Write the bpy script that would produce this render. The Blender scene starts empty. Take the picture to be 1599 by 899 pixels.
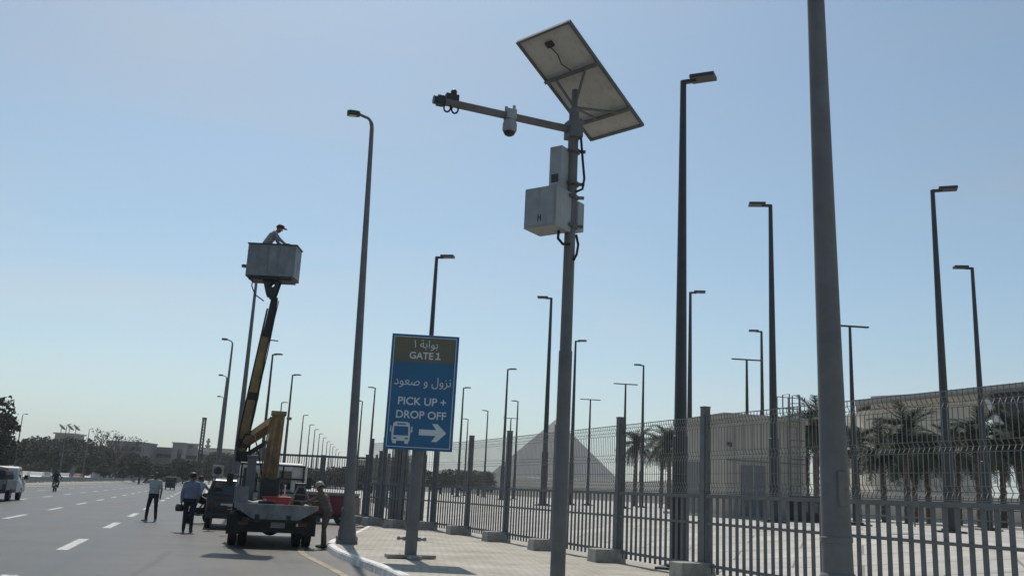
import bpy, bmesh, math, random
from mathutils import Vector, Matrix, Euler
random.seed(11)
S = bpy.context.scene
COL = S.collection
R_ = math.radians
# ------------------------------------------------------------------ camera
F, TH, PH, CZ = 1430.0, math.atan(322 / 1430.0), 0.05, 1.62
fw = Vector((0, math.cos(TH), math.sin(TH)))
u0 = Vector((0, -math.sin(TH), math.cos(TH)))
rt = Vector((1, 0, 0)) * math.cos(PH) + u0 * math.sin(PH)
up = u0 * math.cos(PH) - Vector((1, 0, 0)) * math.sin(PH)
cd = bpy.data.cameras.new('camera')
cam = bpy.data.objects.new('camera', cd)
COL.objects.link(cam)
cam.matrix_world = Matrix(((rt.x, up.x, -fw.x, 0), (rt.y, up.y, -fw.y, 0), (rt.z, up.z, -fw.z, CZ), (0, 0, 0, 1)))
cd.sensor_width = 36
cd.lens = F / 1599 * 36
cd.clip_end = 9000
S.camera = cam
# ------------------------------------------------------------------ sky, sun, exposure
SUN_EL, SUN_AZ = R_(57), R_(-14)          # azimuth from +Y, positive to +X
w = bpy.data.worlds.new('World')
S.world = w
w.use_nodes = True
nt = w.node_tree
sky = nt.nodes.new('ShaderNodeTexSky')
sky.sky_type = 'NISHITA'
sky.sun_disc = False
sky.sun_elevation = SUN_EL
sky.sun_rotation = SUN_AZ
sky.air_density = 1.0
sky.dust_density = 1.0
sky.ozone_density = 3.0
bg = nt.nodes['Background']
bg.inputs['Strength'].default_value = 0.104
tint = nt.nodes.new('ShaderNodeMixRGB'); tint.blend_type = 'MULTIPLY'; tint.inputs[0].default_value = 1
tint.inputs[2].default_value = (.915, 1.01, .935, 1)      # white balance of the whole sky
nt.links.new(sky.outputs[0], tint.inputs[1])
# thin high cloud veil over the whole sky
wtc = nt.nodes.new('ShaderNodeTexCoord'); wmp = nt.nodes.new('ShaderNodeMapping'); wmp.inputs['Scale'].default_value = (1, 1.4, 5); wmp.inputs['Rotation'].default_value = (.15, .1, .4)
wno = nt.nodes.new('ShaderNodeTexNoise'); wno.inputs['Scale'].default_value = 2.2; wno.inputs['Detail'].default_value = 7; wno.inputs['Distortion'].default_value = .6
wrm = nt.nodes.new('ShaderNodeMapRange'); wrm.inputs[1].default_value = .42; wrm.inputs[2].default_value = .75; wrm.inputs[3].default_value = .08; wrm.inputs[4].default_value = .45
wbw = nt.nodes.new('ShaderNodeRGBToBW'); wml = nt.nodes.new('ShaderNodeMixRGB'); wml.blend_type = 'MULTIPLY'; wml.inputs[0].default_value = 1; wml.inputs[2].default_value = (.98, 1.05, 1.12, 1)
wmx = nt.nodes.new('ShaderNodeMixRGB')
nt.links.new(wtc.outputs['Generated'], wmp.inputs['Vector']); nt.links.new(wmp.outputs[0], wno.inputs['Vector']); nt.links.new(wno.outputs['Fac'], wrm.inputs[0])
nt.links.new(tint.outputs[0], wbw.inputs[0]); nt.links.new(wbw.outputs[0], wml.inputs[1]); nt.links.new(wrm.outputs[0], wmx.inputs[0])
nt.links.new(tint.outputs[0], wmx.inputs[1]); nt.links.new(wml.outputs[0], wmx.inputs[2]); nt.links.new(wmx.outputs[0], bg.inputs[0])
sd = bpy.data.lights.new('sun', 'SUN')
sd.energy = 3.4
sd.angle = R_(0.6)
sd.color = (1.0, 0.94, 0.85)
sun = bpy.data.objects.new('sun', sd)
COL.objects.link(sun)
sv = Vector((math.sin(SUN_AZ) * math.cos(SUN_EL), math.cos(SUN_AZ) * math.cos(SUN_EL), math.sin(SUN_EL)))
sun.rotation_euler = sv.to_track_quat('Z', 'Y').to_euler()
sun.location = (0, 0, 60)
S.view_settings.view_transform = 'Standard'
S.view_settings.look = 'None'
S.view_settings.exposure = 0.14
S.view_settings.gamma = 1.0
S.render.engine = 'CYCLES'
S.cycles.use_denoising = True
S.cycles.max_bounces = 6
S.cycles.volume_bounces = 0
S.cycles.transparent_max_bounces = 12

# ------------------------------------------------------------------ helpers
def ray(x, y):
    return fw * F + rt * (x - 799.5) + up * (449.5 - y)
def G(x, y, z=0.0):
    d = ray(x, y); t = (z - CZ) / d.z
    return Vector((d.x * t, d.y * t, z))
def D(x, y, Y):
    d = ray(x, y); t = Y / d.y
    return Vector((d.x * t, Y, CZ + d.z * t))

class MB:
    def __init__(s):
        s.v = []; s.f = []; s.m = []
    def add(s, vs, fs, mi=0):
        b = len(s.v)
        s.v += [tuple(v) for v in vs]
        s.f += [tuple(b + i for i in f) for f in fs]
        s.m += [mi] * len(fs)
        return s
    def box(s, c, sz, M=None, mi=0, taper=1.0):
        x, y, z = sz[0] / 2, sz[1] / 2, sz[2] / 2
        c = Vector(c)
        vs = []
        for dz, k in ((-z, 1), (z, taper)):
            for dx, dy in ((-x, -y), (x, -y), (x, y), (-x, y)):
                p = Vector((dx * k, dy * k, dz))
                vs.append(c + (M @ p if M else p))
        return s.add(vs, [(3, 2, 1, 0), (4, 5, 6, 7), (0, 1, 5, 4), (1, 2, 6, 5), (2, 3, 7, 6), (3, 0, 4, 7)], mi)
    def tube(s, pts, rad, n=8, mi=0, caps=True):
        pts = [Vector(p) for p in pts]
        if not hasattr(rad, '__len__'): rad = [rad] * len(pts)
        vs = []; fs = []
        ref = None
        for i, p in enumerate(pts):
            a = pts[max(i - 1, 0)]; b = pts[min(i + 1, len(pts) - 1)]
            t = (b - a).normalized()
            if ref is None:
                ref = t.orthogonal().normalized()
                if abs(t.z) > .9: ref = (Vector((1, 0, 0)) - t * t.x).normalized()
            else:
                ref = (ref - t * ref.dot(t))
                ref = ref.normalized() if ref.length > 1e-6 else t.orthogonal().normalized()
            bn = t.cross(ref)
            for k in range(n):
                an = 2 * math.pi * (k + .5) / n
                vs.append(p + (ref * math.cos(an) + bn * math.sin(an)) * rad[i])
        for i in range(len(pts) - 1):
            for k in range(n):
                k2 = (k + 1) % n
                fs.append((i * n + k, i * n + k2, (i + 1) * n + k2, (i + 1) * n + k))
        if caps:
            fs.append(tuple(range(n - 1, -1, -1)))
            fs.append(tuple(range((len(pts) - 1) * n, len(pts) * n)))
        return s.add(vs, fs, mi)
    def lathe(s, prof, n=16, c=(0, 0, 0), M=None, mi=0):
        c = Vector(c); vs = []; fs = []
        for r, z in prof:
            for k in range(n):
                a = 2 * math.pi * k / n
                p = Vector((r * math.cos(a), r * math.sin(a), z))
                vs.append(c + (M @ p if M else p))
        for i in range(len(prof) - 1):
            for k in range(n):
                k2 = (k + 1) % n
                fs.append((i * n + k, i * n + k2, (i + 1) * n + k2, (i + 1) * n + k))
        fs.append(tuple(range(n - 1, -1, -1)))
        fs.append(tuple(range((len(prof) - 1) * n, len(prof) * n)))
        return s.add(vs, fs, mi)
    def ball(s, c, r, n=10, m=6, mi=0, M=None):
        if not hasattr(r, '__len__'): r = (r, r, r)
        prof = []
        c = Vector(c); vs = []; fs = []
        for i in range(1, m):
            t = math.pi * i / m
            for k in range(n):
                a = 2 * math.pi * k / n
                p = Vector((r[0] * math.sin(t) * math.cos(a), r[1] * math.sin(t) * math.sin(a), -r[2] * math.cos(t)))
                vs.append(c + (M @ p if M else p))
        p = Vector((0, 0, -r[2])); vs.append(c + (M @ p if M else p))
        p = Vector((0, 0, r[2])); vs.append(c + (M @ p if M else p))
        lo, hi = len(vs) - 2, len(vs) - 1
        for i in range(m - 2):
            for k in range(n):
                k2 = (k + 1) % n
                fs.append((i * n + k, i * n + k2, (i + 1) * n + k2, (i + 1) * n + k))
        for k in range(n):
            k2 = (k + 1) % n
            fs.append((lo, k2, k)); fs.append((hi, (m - 2) * n + k, (m - 2) * n + k2))
        return s.add(vs, fs, mi)
    def prism(s, pts, x0, x1, axis='x', mi=0, xs=None):
        """outline pts (a,b) extruded along axis; xs(a,b)->half-width scale"""
        n = len(pts); vs = []
        for e in (x0, x1):
            for a, b in pts:
                k = e * (xs(a, b) if xs else 1)
                vs.append({'x': (k, a, b), 'y': (a, k, b), 'z': (a, b, k)}[axis])
        fs = [tuple(range(n - 1, -1, -1)), tuple(range(n, 2 * n))]
        for i in range(n):
            j = (i + 1) % n
            fs.append((i, j, n + j, n + i))
        return s.add(vs, fs, mi)
    def mesh(s, name, smooth=False):
        me = bpy.data.meshes.new(name)
        me.from_pydata(s.v, [], s.f)
        bm = bmesh.new(); bm.from_mesh(me)
        bmesh.ops.recalc_face_normals(bm, faces=bm.faces)
        bm.to_mesh(me); bm.free()
        if any(s.m): me.polygons.foreach_set('material_index', s.m)
        if smooth:
            me.polygons.foreach_set('use_smooth', [True] * len(me.polygons))
        me.update()
        return me
    def build(s, name, mats, parent=None, smooth=False, bevel=0, auto=None):
        me = s.mesh(name, smooth)
        for m in (mats if isinstance(mats, (list, tuple)) else [mats]): me.materials.append(m)
        if auto: 
            me.polygons.foreach_set('use_smooth', [True] * len(me.polygons))
            me.set_sharp_from_angle(angle=R_(auto))
        o = link(name, me, parent)
        if bevel:
            b = o.modifiers.new('bevel', 'BEVEL'); b.width = bevel; b.segments = 2; b.limit_method = 'ANGLE'; b.angle_limit = R_(40)
        return o
def link(name, data, parent=None):
    o = bpy.data.objects.new(name, data)
    COL.objects.link(o)
    if parent: o.parent = parent
    return o
def tag(o, label=None, cat=None, group=None, kind=None):
    if label: o['label'] = label
    if cat: o['category'] = cat
    if group: o['group'] = group
    if kind: o['kind'] = kind
    return o
def thing(name, label, cat, loc=(0, 0, 0), rz=0, group=None):
    o = link(name, None); o.location = loc; o.rotation_euler = (0, 0, rz)
    o.empty_display_size = .2
    return tag(o, label, cat, group)
def kids(o): return [c for c in bpy.data.objects if c.parent == o]
KIDS = {}
def copy_tree(o, parent=None):
    c = o.copy(); COL.objects.link(c)
    if parent: c.parent = parent
    if o.name not in KIDS: KIDS[o.name] = kids(o)
    for ch in KIDS[o.name]: copy_tree(ch, c)
    return c
def place(o, loc, rz=None, label=None, sc=None):
    o.location = loc
    if rz is not None: o.rotation_euler = (0, 0, rz)
    if label: o['label'] = label
    if sc: o.scale = (sc, sc, sc) if not hasattr(sc, '__len__') else sc
    return o

# ------------------------------------------------------------------ materials
def mat(name, col, rough=.6, metal=0, var=.12, scale=6, bump=0, spec=.5, var2=None, coord='Object', objvar=0, grime=0):
    m = bpy.data.materials.new(name); m.use_nodes = True
    n = m.node_tree.nodes; l = m.node_tree.links
    p = n['Principled BSDF']
    p.inputs['Roughness'].default_value = rough
    p.inputs['Metallic'].default_value = metal
    p.inputs['Specular IOR Level'].default_value = spec
    tc = n.new('ShaderNodeTexCoord')
    no = n.new('ShaderNodeTexNoise'); no.inputs['Scale'].default_value = scale; no.inputs['Detail'].default_value = 6; no.inputs['Roughness'].default_value = .65
    l.new(tc.outputs[coord], no.inputs['Vector'])
    cr = n.new('ShaderNodeValToRGB')
    c2 = var2 or tuple(max(0, c * (1 - var * 2)) for c in col)
    c1 = tuple(min(1, c * (1 + var)) for c in col)
    cr.color_ramp.elements[0].position = .3; cr.color_ramp.elements[1].position = .7
    cr.color_ramp.elements[0].color = (*c2, 1); cr.color_ramp.elements[1].color = (*c1, 1)
    l.new(no.outputs['Fac'], cr.inputs['Fac'])
    out = cr.outputs['Color']
    if objvar:
        oi = n.new('ShaderNodeObjectInfo')
        hs = n.new('ShaderNodeHueSaturation')
        mr = n.new('ShaderNodeMapRange'); mr.inputs[3].default_value = 1 - objvar; mr.inputs[4].default_value = 1 + objvar
        l.new(oi.outputs['Random'], mr.inputs[0]); l.new(mr.outputs[0], hs.inputs['Value']); l.new(out, hs.inputs['Color'])
        out = hs.outputs['Color']
    if grime:
        mpz = n.new('ShaderNodeMapping'); mpz.inputs['Scale'].default_value = (5, 5, .35); l.new(tc.outputs['Object'], mpz.inputs['Vector'])
        ng = n.new('ShaderNodeTexNoise'); ng.inputs['Scale'].default_value = 2.2; ng.inputs['Detail'].default_value = 8; ng.inputs['Roughness'].default_value = .7; l.new(mpz.outputs[0], ng.inputs['Vector'])
        rg = n.new('ShaderNodeValToRGB'); rg.color_ramp.elements[0].position = .5; rg.color_ramp.elements[1].position = .72; rg.color_ramp.elements[0].color = (0, 0, 0, 1); rg.color_ramp.elements[1].color = (grime, grime, grime, 1); l.new(ng.outputs['Fac'], rg.inputs['Fac'])
        mg = n.new('ShaderNodeMixRGB'); mg.inputs[2].default_value = (.17, .14, .105, 1); l.new(rg.outputs[0], mg.inputs[0]); l.new(out, mg.inputs[1]); out = mg.outputs[0]
        ra = n.new('ShaderNodeMapRange'); ra.inputs[3].default_value = rough; ra.inputs[4].default_value = min(1, rough + .35); l.new(ng.outputs['Fac'], ra.inputs[0]); l.new(ra.outputs[0], p.inputs['Roughness'])
    l.new(out, p.inputs['Base Color'])
    if bump:
        bp = n.new('ShaderNodeBump'); bp.inputs['Strength'].default_value = bump; bp.inputs['Distance'].default_value = .02
        n2 = n.new('ShaderNodeTexNoise'); n2.inputs['Scale'].default_value = scale * 8; n2.inputs['Detail'].default_value = 4
        l.new(tc.outputs[coord], n2.inputs['Vector']); l.new(n2.outputs['Fac'], bp.inputs['Height']); l.new(bp.outputs[0], p.inputs['Normal'])
    return m
ROADANG = R_(17.5)
def road_mat():
    m = bpy.data.materials.new('asphalt'); m.use_nodes = True
    n = m.node_tree.nodes; l = m.node_tree.links; p = n['Principled BSDF']
    tc = n.new('ShaderNodeTexCoord')
    mp = n.new('ShaderNodeMapping'); mp.inputs['Rotation'].default_value = (0, 0, -ROADANG)
    l.new(tc.outputs['Object'], mp.inputs['Vector'])
    st = n.new('ShaderNodeMapping'); st.inputs['Scale'].default_value = (1.2, .03, 1)
    l.new(mp.outputs[0], st.inputs['Vector'])
    n1 = n.new('ShaderNodeTexNoise'); n1.inputs['Scale'].default_value = 1; n1.inputs['Detail'].default_value = 5
    l.new(st.outputs[0], n1.inputs['Vector'])
    n2 = n.new('ShaderNodeTexNoise'); n2.inputs['Scale'].default_value = .35; n2.inputs['Detail'].default_value = 8; n2.inputs['Roughness'].default_value = .7
    l.new(tc.outputs['Object'], n2.inputs['Vector'])
    n3 = n.new('ShaderNodeTexNoise'); n3.inputs['Scale'].default_value = 60; n3.inputs['Detail'].default_value = 3
    l.new(tc.outputs['Object'], n3.inputs['Vector'])
    r1 = n.new('ShaderNodeValToRGB'); r1.color_ramp.elements[0].color = (.02, .021, .022, 1); r1.color_ramp.elements[1].color = (.064, .064, .064, 1)
    r1.color_ramp.elements[0].position = .3; r1.color_ramp.elements[1].position = .72
    l.new(n1.outputs['Fac'], r1.inputs['Fac'])
    # sand blown over the shoulder on the right-hand side of the carriageway
    sx = n.new('ShaderNodeSeparateXYZ'); l.new(mp.outputs[0], sx.inputs[0])
    ad = n.new('ShaderNodeMath'); ad.operation = 'MULTIPLY_ADD'; ad.inputs[1].default_value = 3.5
    l.new(n2.outputs['Fac'], ad.inputs[0]); l.new(sx.outputs['X'], ad.inputs[2])
    mr = n.new('ShaderNodeMapRange'); mr.inputs[1].default_value = .2; mr.inputs[2].default_value = 5.2; mr.inputs[3].default_value = 0; mr.inputs[4].default_value = .8
    l.new(ad.outputs[0], mr.inputs[0])
    mx = n.new('ShaderNodeMixRGB'); mx.inputs[2].default_value = (.15, .132, .1, 1)
    l.new(mr.outputs[0], mx.inputs[0]); l.new(r1.outputs[0], mx.inputs[1])
    m2 = n.new('ShaderNodeMixRGB'); m2.blend_type = 'MULTIPLY'; m2.inputs[0].default_value = .85
    r3 = n.new('ShaderNodeValToRGB'); r3.color_ramp.elements[0].color = (.55, .55, .55, 1); r3.color_ramp.elements[0].position = .32; r3.color_ramp.elements[1].position = .62
    l.new(n2.outputs['Fac'], r3.inputs['Fac']); l.new(mx.outputs[0], m2.inputs[1]); l.new(r3.outputs[0], m2.inputs[2])
    vo = n.new('ShaderNodeTexVoronoi'); vo.feature = 'DISTANCE_TO_EDGE'; vo.inputs['Scale'].default_value = .11
    wp = n.new('ShaderNodeMixRGB'); wp.blend_type = 'ADD'; wp.inputs[0].default_value = 1.6; l.new(tc.outputs['Object'], wp.inputs[1]); l.new(n2.outputs['Color'], wp.inputs[2]); l.new(wp.outputs[0], vo.inputs['Vector'])
    rv = n.new('ShaderNodeValToRGB'); rv.color_ramp.elements[0].position = .0; rv.color_ramp.elements[1].position = .009; rv.color_ramp.elements[0].color = (.35, .35, .35, 1); l.new(vo.outputs['Distance'], rv.inputs['Fac'])
    n4 = n.new('ShaderNodeTexNoise'); n4.inputs['Scale'].default_value = .9; n4.inputs['Detail'].default_value = 6; n4.inputs['Roughness'].default_value = .75
    s4 = n.new('ShaderNodeMapping'); s4.inputs['Scale'].default_value = (1, .25, 1); s4.inputs['Location'].default_value = (7, 3, 0); l.new(mp.outputs[0], s4.inputs['Vector']); l.new(s4.outputs[0], n4.inputs['Vector'])
    r4 = n.new('ShaderNodeValToRGB'); r4.color_ramp.elements[0].position = .3; r4.color_ramp.elements[1].position = .42; r4.color_ramp.elements[0].color = (.55, .54, .53, 1); l.new(n4.outputs['Fac'], r4.inputs['Fac'])
    m3 = n.new('ShaderNodeMixRGB'); m3.blend_type = 'MULTIPLY'; m3.inputs[0].default_value = .8; l.new(m2.outputs[0], m3.inputs[1]); l.new(rv.outputs[0], m3.inputs[2])
    m4 = n.new('ShaderNodeMixRGB'); m4.blend_type = 'MULTIPLY'; m4.inputs[0].default_value = 1; l.new(m3.outputs[0], m4.inputs[1]); l.new(r4.outputs[0], m4.inputs[2])
    l.new(m4.outputs[0], p.inputs['Base Color'])
    rr4 = n.new('ShaderNodeMapRange'); rr4.inputs[1].default_value = .3; rr4.inputs[2].default_value = .7; rr4.inputs[3].default_value = .42; rr4.inputs[4].default_value = .62; l.new(n1.outputs['Fac'], rr4.inputs[0]); l.new(rr4.outputs[0], p.inputs['Roughness'])
    p.inputs['Roughness'].default_value = .46
    p.inputs['Specular IOR Level'].default_value = .38
    bp = n.new('ShaderNodeBump'); bp.inputs['Strength'].default_value = .35; bp.inputs['Distance'].default_value = .01
    l.new(n3.outputs['Fac'], bp.inputs['Height']); l.new(bp.outputs[0], p.inputs['Normal'])
    return m
def paver_mat(name, c1, c2, mortar, bw, bh, ang, msize=.012, bump=.6, rough=.85):
    m = bpy.data.materials.new(name); m.use_nodes = True
    n = m.node_tree.nodes; l = m.node_tree.links; p = n['Principled BSDF']
    tc = n.new('ShaderNodeTexCoord'); mp = n.new('ShaderNodeMapping'); mp.inputs['Rotation'].default_value = (0, 0, ang)
    l.new(tc.outputs['Object'], mp.inputs['Vector'])
    b = n.new('ShaderNodeTexBrick'); b.inputs['Scale'].default_value = 1; b.inputs['Brick Width'].default_value = bw; b.inputs['Row Height'].default_value = bh
    b.inputs['Mortar Size'].default_value = msize; b.inputs['Color1'].default_value = (*c1, 1); b.inputs['Color2'].default_value = (*c2, 1); b.inputs['Mortar'].default_value = (*mortar, 1)
    l.new(mp.outputs[0], b.inputs['Vector'])
    no = n.new('ShaderNodeTexNoise'); no.inputs['Scale'].default_value = .8; no.inputs['Detail'].default_value = 8; no.inputs['Roughness'].default_value = .7
    l.new(tc.outputs['Object'], no.inputs['Vector'])
    cr = n.new('ShaderNodeValToRGB'); cr.color_ramp.elements[0].position = .3; cr.color_ramp.elements[1].position = .68; cr.color_ramp.elements[0].color = (.6, .58, .55, 1)
    l.new(no.outputs['Fac'], cr.inputs['Fac'])
    mx = n.new('ShaderNodeMixRGB'); mx.blend_type = 'MULTIPLY'; mx.inputs[0].default_value = 1
    l.new(b.outputs['Color'], mx.inputs[1]); l.new(cr.outputs[0], mx.inputs[2]); l.new(mx.outputs[0], p.inputs['Base Color'])
    bp = n.new('ShaderNodeBump'); bp.inputs['Strength'].default_value = bump; bp.inputs['Distance'].default_value = .02; bp.invert = True
    l.new(b.outputs['Fac'], bp.inputs['Height']); l.new(bp.outputs[0], p.inputs['Normal'])
    p.inputs['Roughness'].default_value = rough
    return m
M = {}
M['road'] = road_mat()
M['paint'] = mat('road_paint', (.6, .6, .58), .7, var=.1, scale=7, var2=(.16, .16, .155), bump=.2)
M['yellow'] = mat('yellow_line', (.27, .225, .135), .7, var=.3, scale=2, var2=(.12, .105, .08))
M['sand'] = mat('sand_ground', (.33, .29, .22), .95, var=.2, scale=.05)
M['pave'] = paver_mat('pavers', (.49, .46, .39), (.44, .41, .35), (.3, .28, .235), .24, .12, R_(40), bump=.35)
M['plaza'] = paver_mat('plaza_concrete', (.52, .5, .46), (.46, .445, .41), (.24, .23, .21), 3.0, 1.6, R_(21), .03, .3)
M['kerbwhite'] = mat('kerb_white', (.72, .72, .72), .75, var=.15, scale=5, var2=(.42, .4, .37), bump=.3)
M['kerbgrey'] = mat('kerb_grey', (.45, .42, .36), .85, var=.2, scale=4, bump=.3)
M['concrete'] = mat('concrete', (.34, .33, .3), .9, var=.18, scale=5, bump=.3)
M['galv'] = mat('galvanised_steel', (.3, .32, .33), .5, .25, var=.12, scale=2.5, grime=0.4)
M['greypaint'] = mat('grey_pole_paint', (.155, .16, .165), .55, var=.14, scale=2, grime=0.6)
M['fence'] = mat('fence_paint', (.13, .14, .147), .5, var=.15, scale=3, grime=0.45)
M['wire'] = mat('fence_wire', (.17, .175, .17), .5, .2, var=.1, scale=3)
M['blackpole'] = mat('black_pole', (.035, .038, .042), .45, var=.15, scale=2)
M['blue'] = mat('sign_blue', (.022, .13, .27), .45, var=.05, scale=2, grime=0.1)
M['olive'] = mat('sign_olive', (.13, .125, .08), .5, var=.08, scale=2)
M['signwhite'] = mat('sign_white', (.62, .66, .68), .5, var=.04)
M['cabinet'] = mat('cabinet_grey', (.33, .35, .37), .5, var=.1, scale=3, grime=0.45)
M['dark'] = mat('dark_plastic', (.03, .032, .035), .5, var=.1)
M['panelback'] = mat('panel_back', (.5, .5, .49), .5, var=.05, scale=2, grime=0.35)
M['solar'] = mat('solar_cells', (.02, .03, .07), .15, var=.1)
M['alu'] = mat('aluminium', (.45, .46, .47), .4, .6, var=.08)
M['rubber'] = mat('rubber', (.022, .022, .023), .8, var=.2, scale=8)
M['tan'] = mat('boom_tan', (.3, .2, .085), .6, var=.25, scale=2, var2=(.13, .095, .06), grime=.5)
M['black'] = mat('black_steel', (.022, .023, .025), .5, var=.15)
M['white'] = mat('white_paint', (.62, .62, .6), .4, var=.08, scale=2, grime=0.4)
M['truckgrey'] = mat('truck_grey', (.22, .225, .225), .6, var=.2, scale=3, bump=.05, grime=.6)
M['bucket'] = mat('bucket_grey', (.23, .26, .28), .5, .1, var=.15, scale=3, grime=0.6)
M['red'] = mat('red_paint', (.45, .04, .03), .45, var=.1)
M['darkred'] = mat('dark_red', (.15, .022, .03), .6, var=.1, scale=2)
M['glass'] = mat('dark_glass', (.02, .025, .03), .08, var=.05, spec=.8)
M['carblack'] = mat('car_black', (.022, .024, .028), .35, var=.05)
M['lens_red'] = mat('red_lens', (.09, .012, .012), .35, var=.2)
M['lens_white'] = mat('white_lens', (.6, .6, .58), .2, var=.05)
M['chrome'] = mat('chrome', (.6, .6, .6), .2, .9, var=.03)
M['bark'] = mat('bark', (.14, .11, .085), .95, var=.3, scale=8, bump=.5)
M['leaf'] = mat('foliage', (.05, .065, .032), .8, var=.35, scale=.6, objvar=.25, spec=.2)
M['palmleaf'] = mat('palm_leaf', (.06, .075, .04), .6, var=.3, scale=1.5, objvar=.2, spec=.3)
M['stone'] = mat('beige_stone', (.56, .51, .42), .9, var=.12, scale=.3)
M['render'] = mat('beige_render', (.44, .405, .34), .9, var=.12, scale=.4)
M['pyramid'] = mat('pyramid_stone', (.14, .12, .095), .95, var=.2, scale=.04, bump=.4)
M['roofgrey'] = mat('roof_grey', (.3, .31, .32), .6, var=.1, scale=.5)
M['skin'] = mat('skin', (.2, .11, .07), .6, var=.08)
M['hair'] = mat('hair', (.015, .013, .012), .7, var=.2)
M['building'] = mat('far_building', (.26, .25, .23), .9, var=.12, scale=.15, objvar=.12)
M['doorgrey'] = mat('door_grey', (.16, .165, .17), .6, var=.1)
def cloth(n, c): 
    return mat('cloth_' + n, c, .9, var=.15, scale=9, bump=.1, spec=.2)

# road frame: t along the carriageway, s to its left
dr = Vector((-math.sin(ROADANG), math.cos(ROADANG), 0))
nl = Vector((-math.cos(ROADANG), -math.sin(ROADANG), 0))
def ST(s, t, z=0): return dr * t + nl * s + Vector((0, 0, z))
RZ_ROAD = ROADANG     # heading of things driving away along the road
# fence line
FP = Vector((4.24, 19.54, 0)); FD = Vector((-.357, .934, 0)).normalized(); FN = Vector((FD.y, -FD.x, 0))
def zplaza(x, y):
    wv = (Vector((x, y, 0)) - FP).dot(FN)
    k = max(0, min(1, (wv - .4) / 9))
    return .14 + .96 * k * k * (3 - 2 * k)

# ================================================================== SETTING
def sheet(name, pts, z, m):
    b = MB(); b.add([(p[0], p[1], z) for p in pts], [tuple(range(len(pts)))])
    return tag(b.build(name, m), kind='structure')
sheet('ground', [(-2900, -700), (2900, -700), (2900, 3900), (-2900, 3900)], -.03, M['sand'])
sheet('road', [ST(17.2, -60), ST(-9, -60), ST(-9, 60), ST(-.2, 70), ST(-.2, 1200), ST(17.2, 1200)], 0, M['road'])
sheet('opposite_road', [ST(19, -60), ST(19, 1200), ST(34, 1200), ST(34, -60)], 0, M['road'])
# painted dashes
def dash(s, t, L=3.7, wd=.14):
    b = MB(); b.add([ST(s - wd, t, .005), ST(s + wd, t, .005), ST(s + wd, t + L, .005), ST(s - wd, t + L, .005)], [(0, 1, 2, 3)])
    o = b.build('lane_dash', M['paint'], rd); return o
rd = bpy.data.objects['road']
for s, t0 in ((2.76, 22.3), (6.3, 35.5), (9.85, 20), (13.4, 22)):
    for k in range(-1, 16): dash(s, t0 + k * 9.4, 3.9, .12 if s < 4 else .1)
# kerb along the pavement corner
KP = [(9.4, -18), (4.3, -2.4), (-1.67, 16.67), (-2.26, 18.4), (-3.25, 20.9), (-3.85, 22.5), (-4.42, 24.6), (-4.66, 26.2), (-4.76, 28.2), (-4.87, 32), (-5.3, 38.5), (-5.75, 43)]
def smooth_line(P, step=.25):
    out = []
    P = [Vector((p[0], p[1], 0)) for p in P]
    for i in range(len(P) - 1):
        p0 = P[max(i - 1, 0)]; p1 = P[i]; p2 = P[i + 1]; p3 = P[min(i + 2, len(P) - 1)]
        m1 = (p2 - p0) * .5; m2 = (p3 - p1) * .5
        L = (p2 - p1).length
        m1 = m1.normalized() * L; m2 = m2.normalized() * L
        n = max(2, int(L / step))
        for k in range(n):
            t = k / n
            out.append((2 * t**3 - 3 * t**2 + 1) * p1 + (t**3 - 2 * t**2 + t) * m1 + (-2 * t**3 + 3 * t**2) * p2 + (t**3 - t**2) * m2)
    out.append(P[-1])
    return out
KL = smooth_line(KP)
pav = [(p.x, p.y) for p in KL] + [(-3.6, 44), (-2.0, 38.6), (5.0, 20.3), (19, -16)]
b = MB()
top = [(x, y, .15) for x, y in pav]; bot = [(x, y, -.02) for x, y in pav]
n = len(pav)
b.add(top + bot, [tuple(range(n))] + [(i, (i + 1) % n, n + (i + 1) % n, n + i) for i in range(n)])
tag(b.build('pavement', M['pave']), kind='structure')
def kerb_run(name, line, wd, stone, cols, inward):
    k = tag(link(name, None), kind='structure')
    acc = 0; cur = [line[0]]; idx = 0
    for i in range(1, len(line)):
        acc += (line[i] - line[i - 1]).length; cur.append(line[i])
        if acc >= stone or i == len(line) - 1:
            bb = MB(); vs = []
            m = len(cur)
            jit = random.uniform(-.006, .006)
            pts = [p.copy() for p in cur]
            e = (pts[-1] - pts[0]).normalized() * .006
            pts[0] += e; pts[-1] -= e
            for j, p in enumerate(pts):
                t = (pts[min(j + 1, m - 1)] - pts[max(j - 1, 0)]).normalized()
                q = Vector((t.y, -t.x, 0)) * inward
                vs += [p - q * .03 + Vector((0, 0, -.02)), p - q * .012 + Vector((0, 0, .13 + jit)), p + q * .012 + Vector((0, 0, .157 + jit)), p + q * wd + Vector((0, 0, .157 + jit)), p + q * wd + Vector((0, 0, -.02))]
            fs = []
            for j in range(m - 1):
                for a in range(4): fs.append((j * 5 + a, j * 5 + a + 1, j * 5 + 5 + a + 1, j * 5 + 5 + a))
            fs += [(0, 1, 2, 3, 4), tuple(range(5 * m - 1, 5 * m - 6, -1))]
            bb.add(vs, fs); bb.build('kerb_stone', cols[idx % len(cols)], k)
            idx += 1; acc = 0; cur = [line[i]]
    return k
kerb_run('kerb', KL, .17, 1.0, [M['kerbwhite']], 1)
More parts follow.
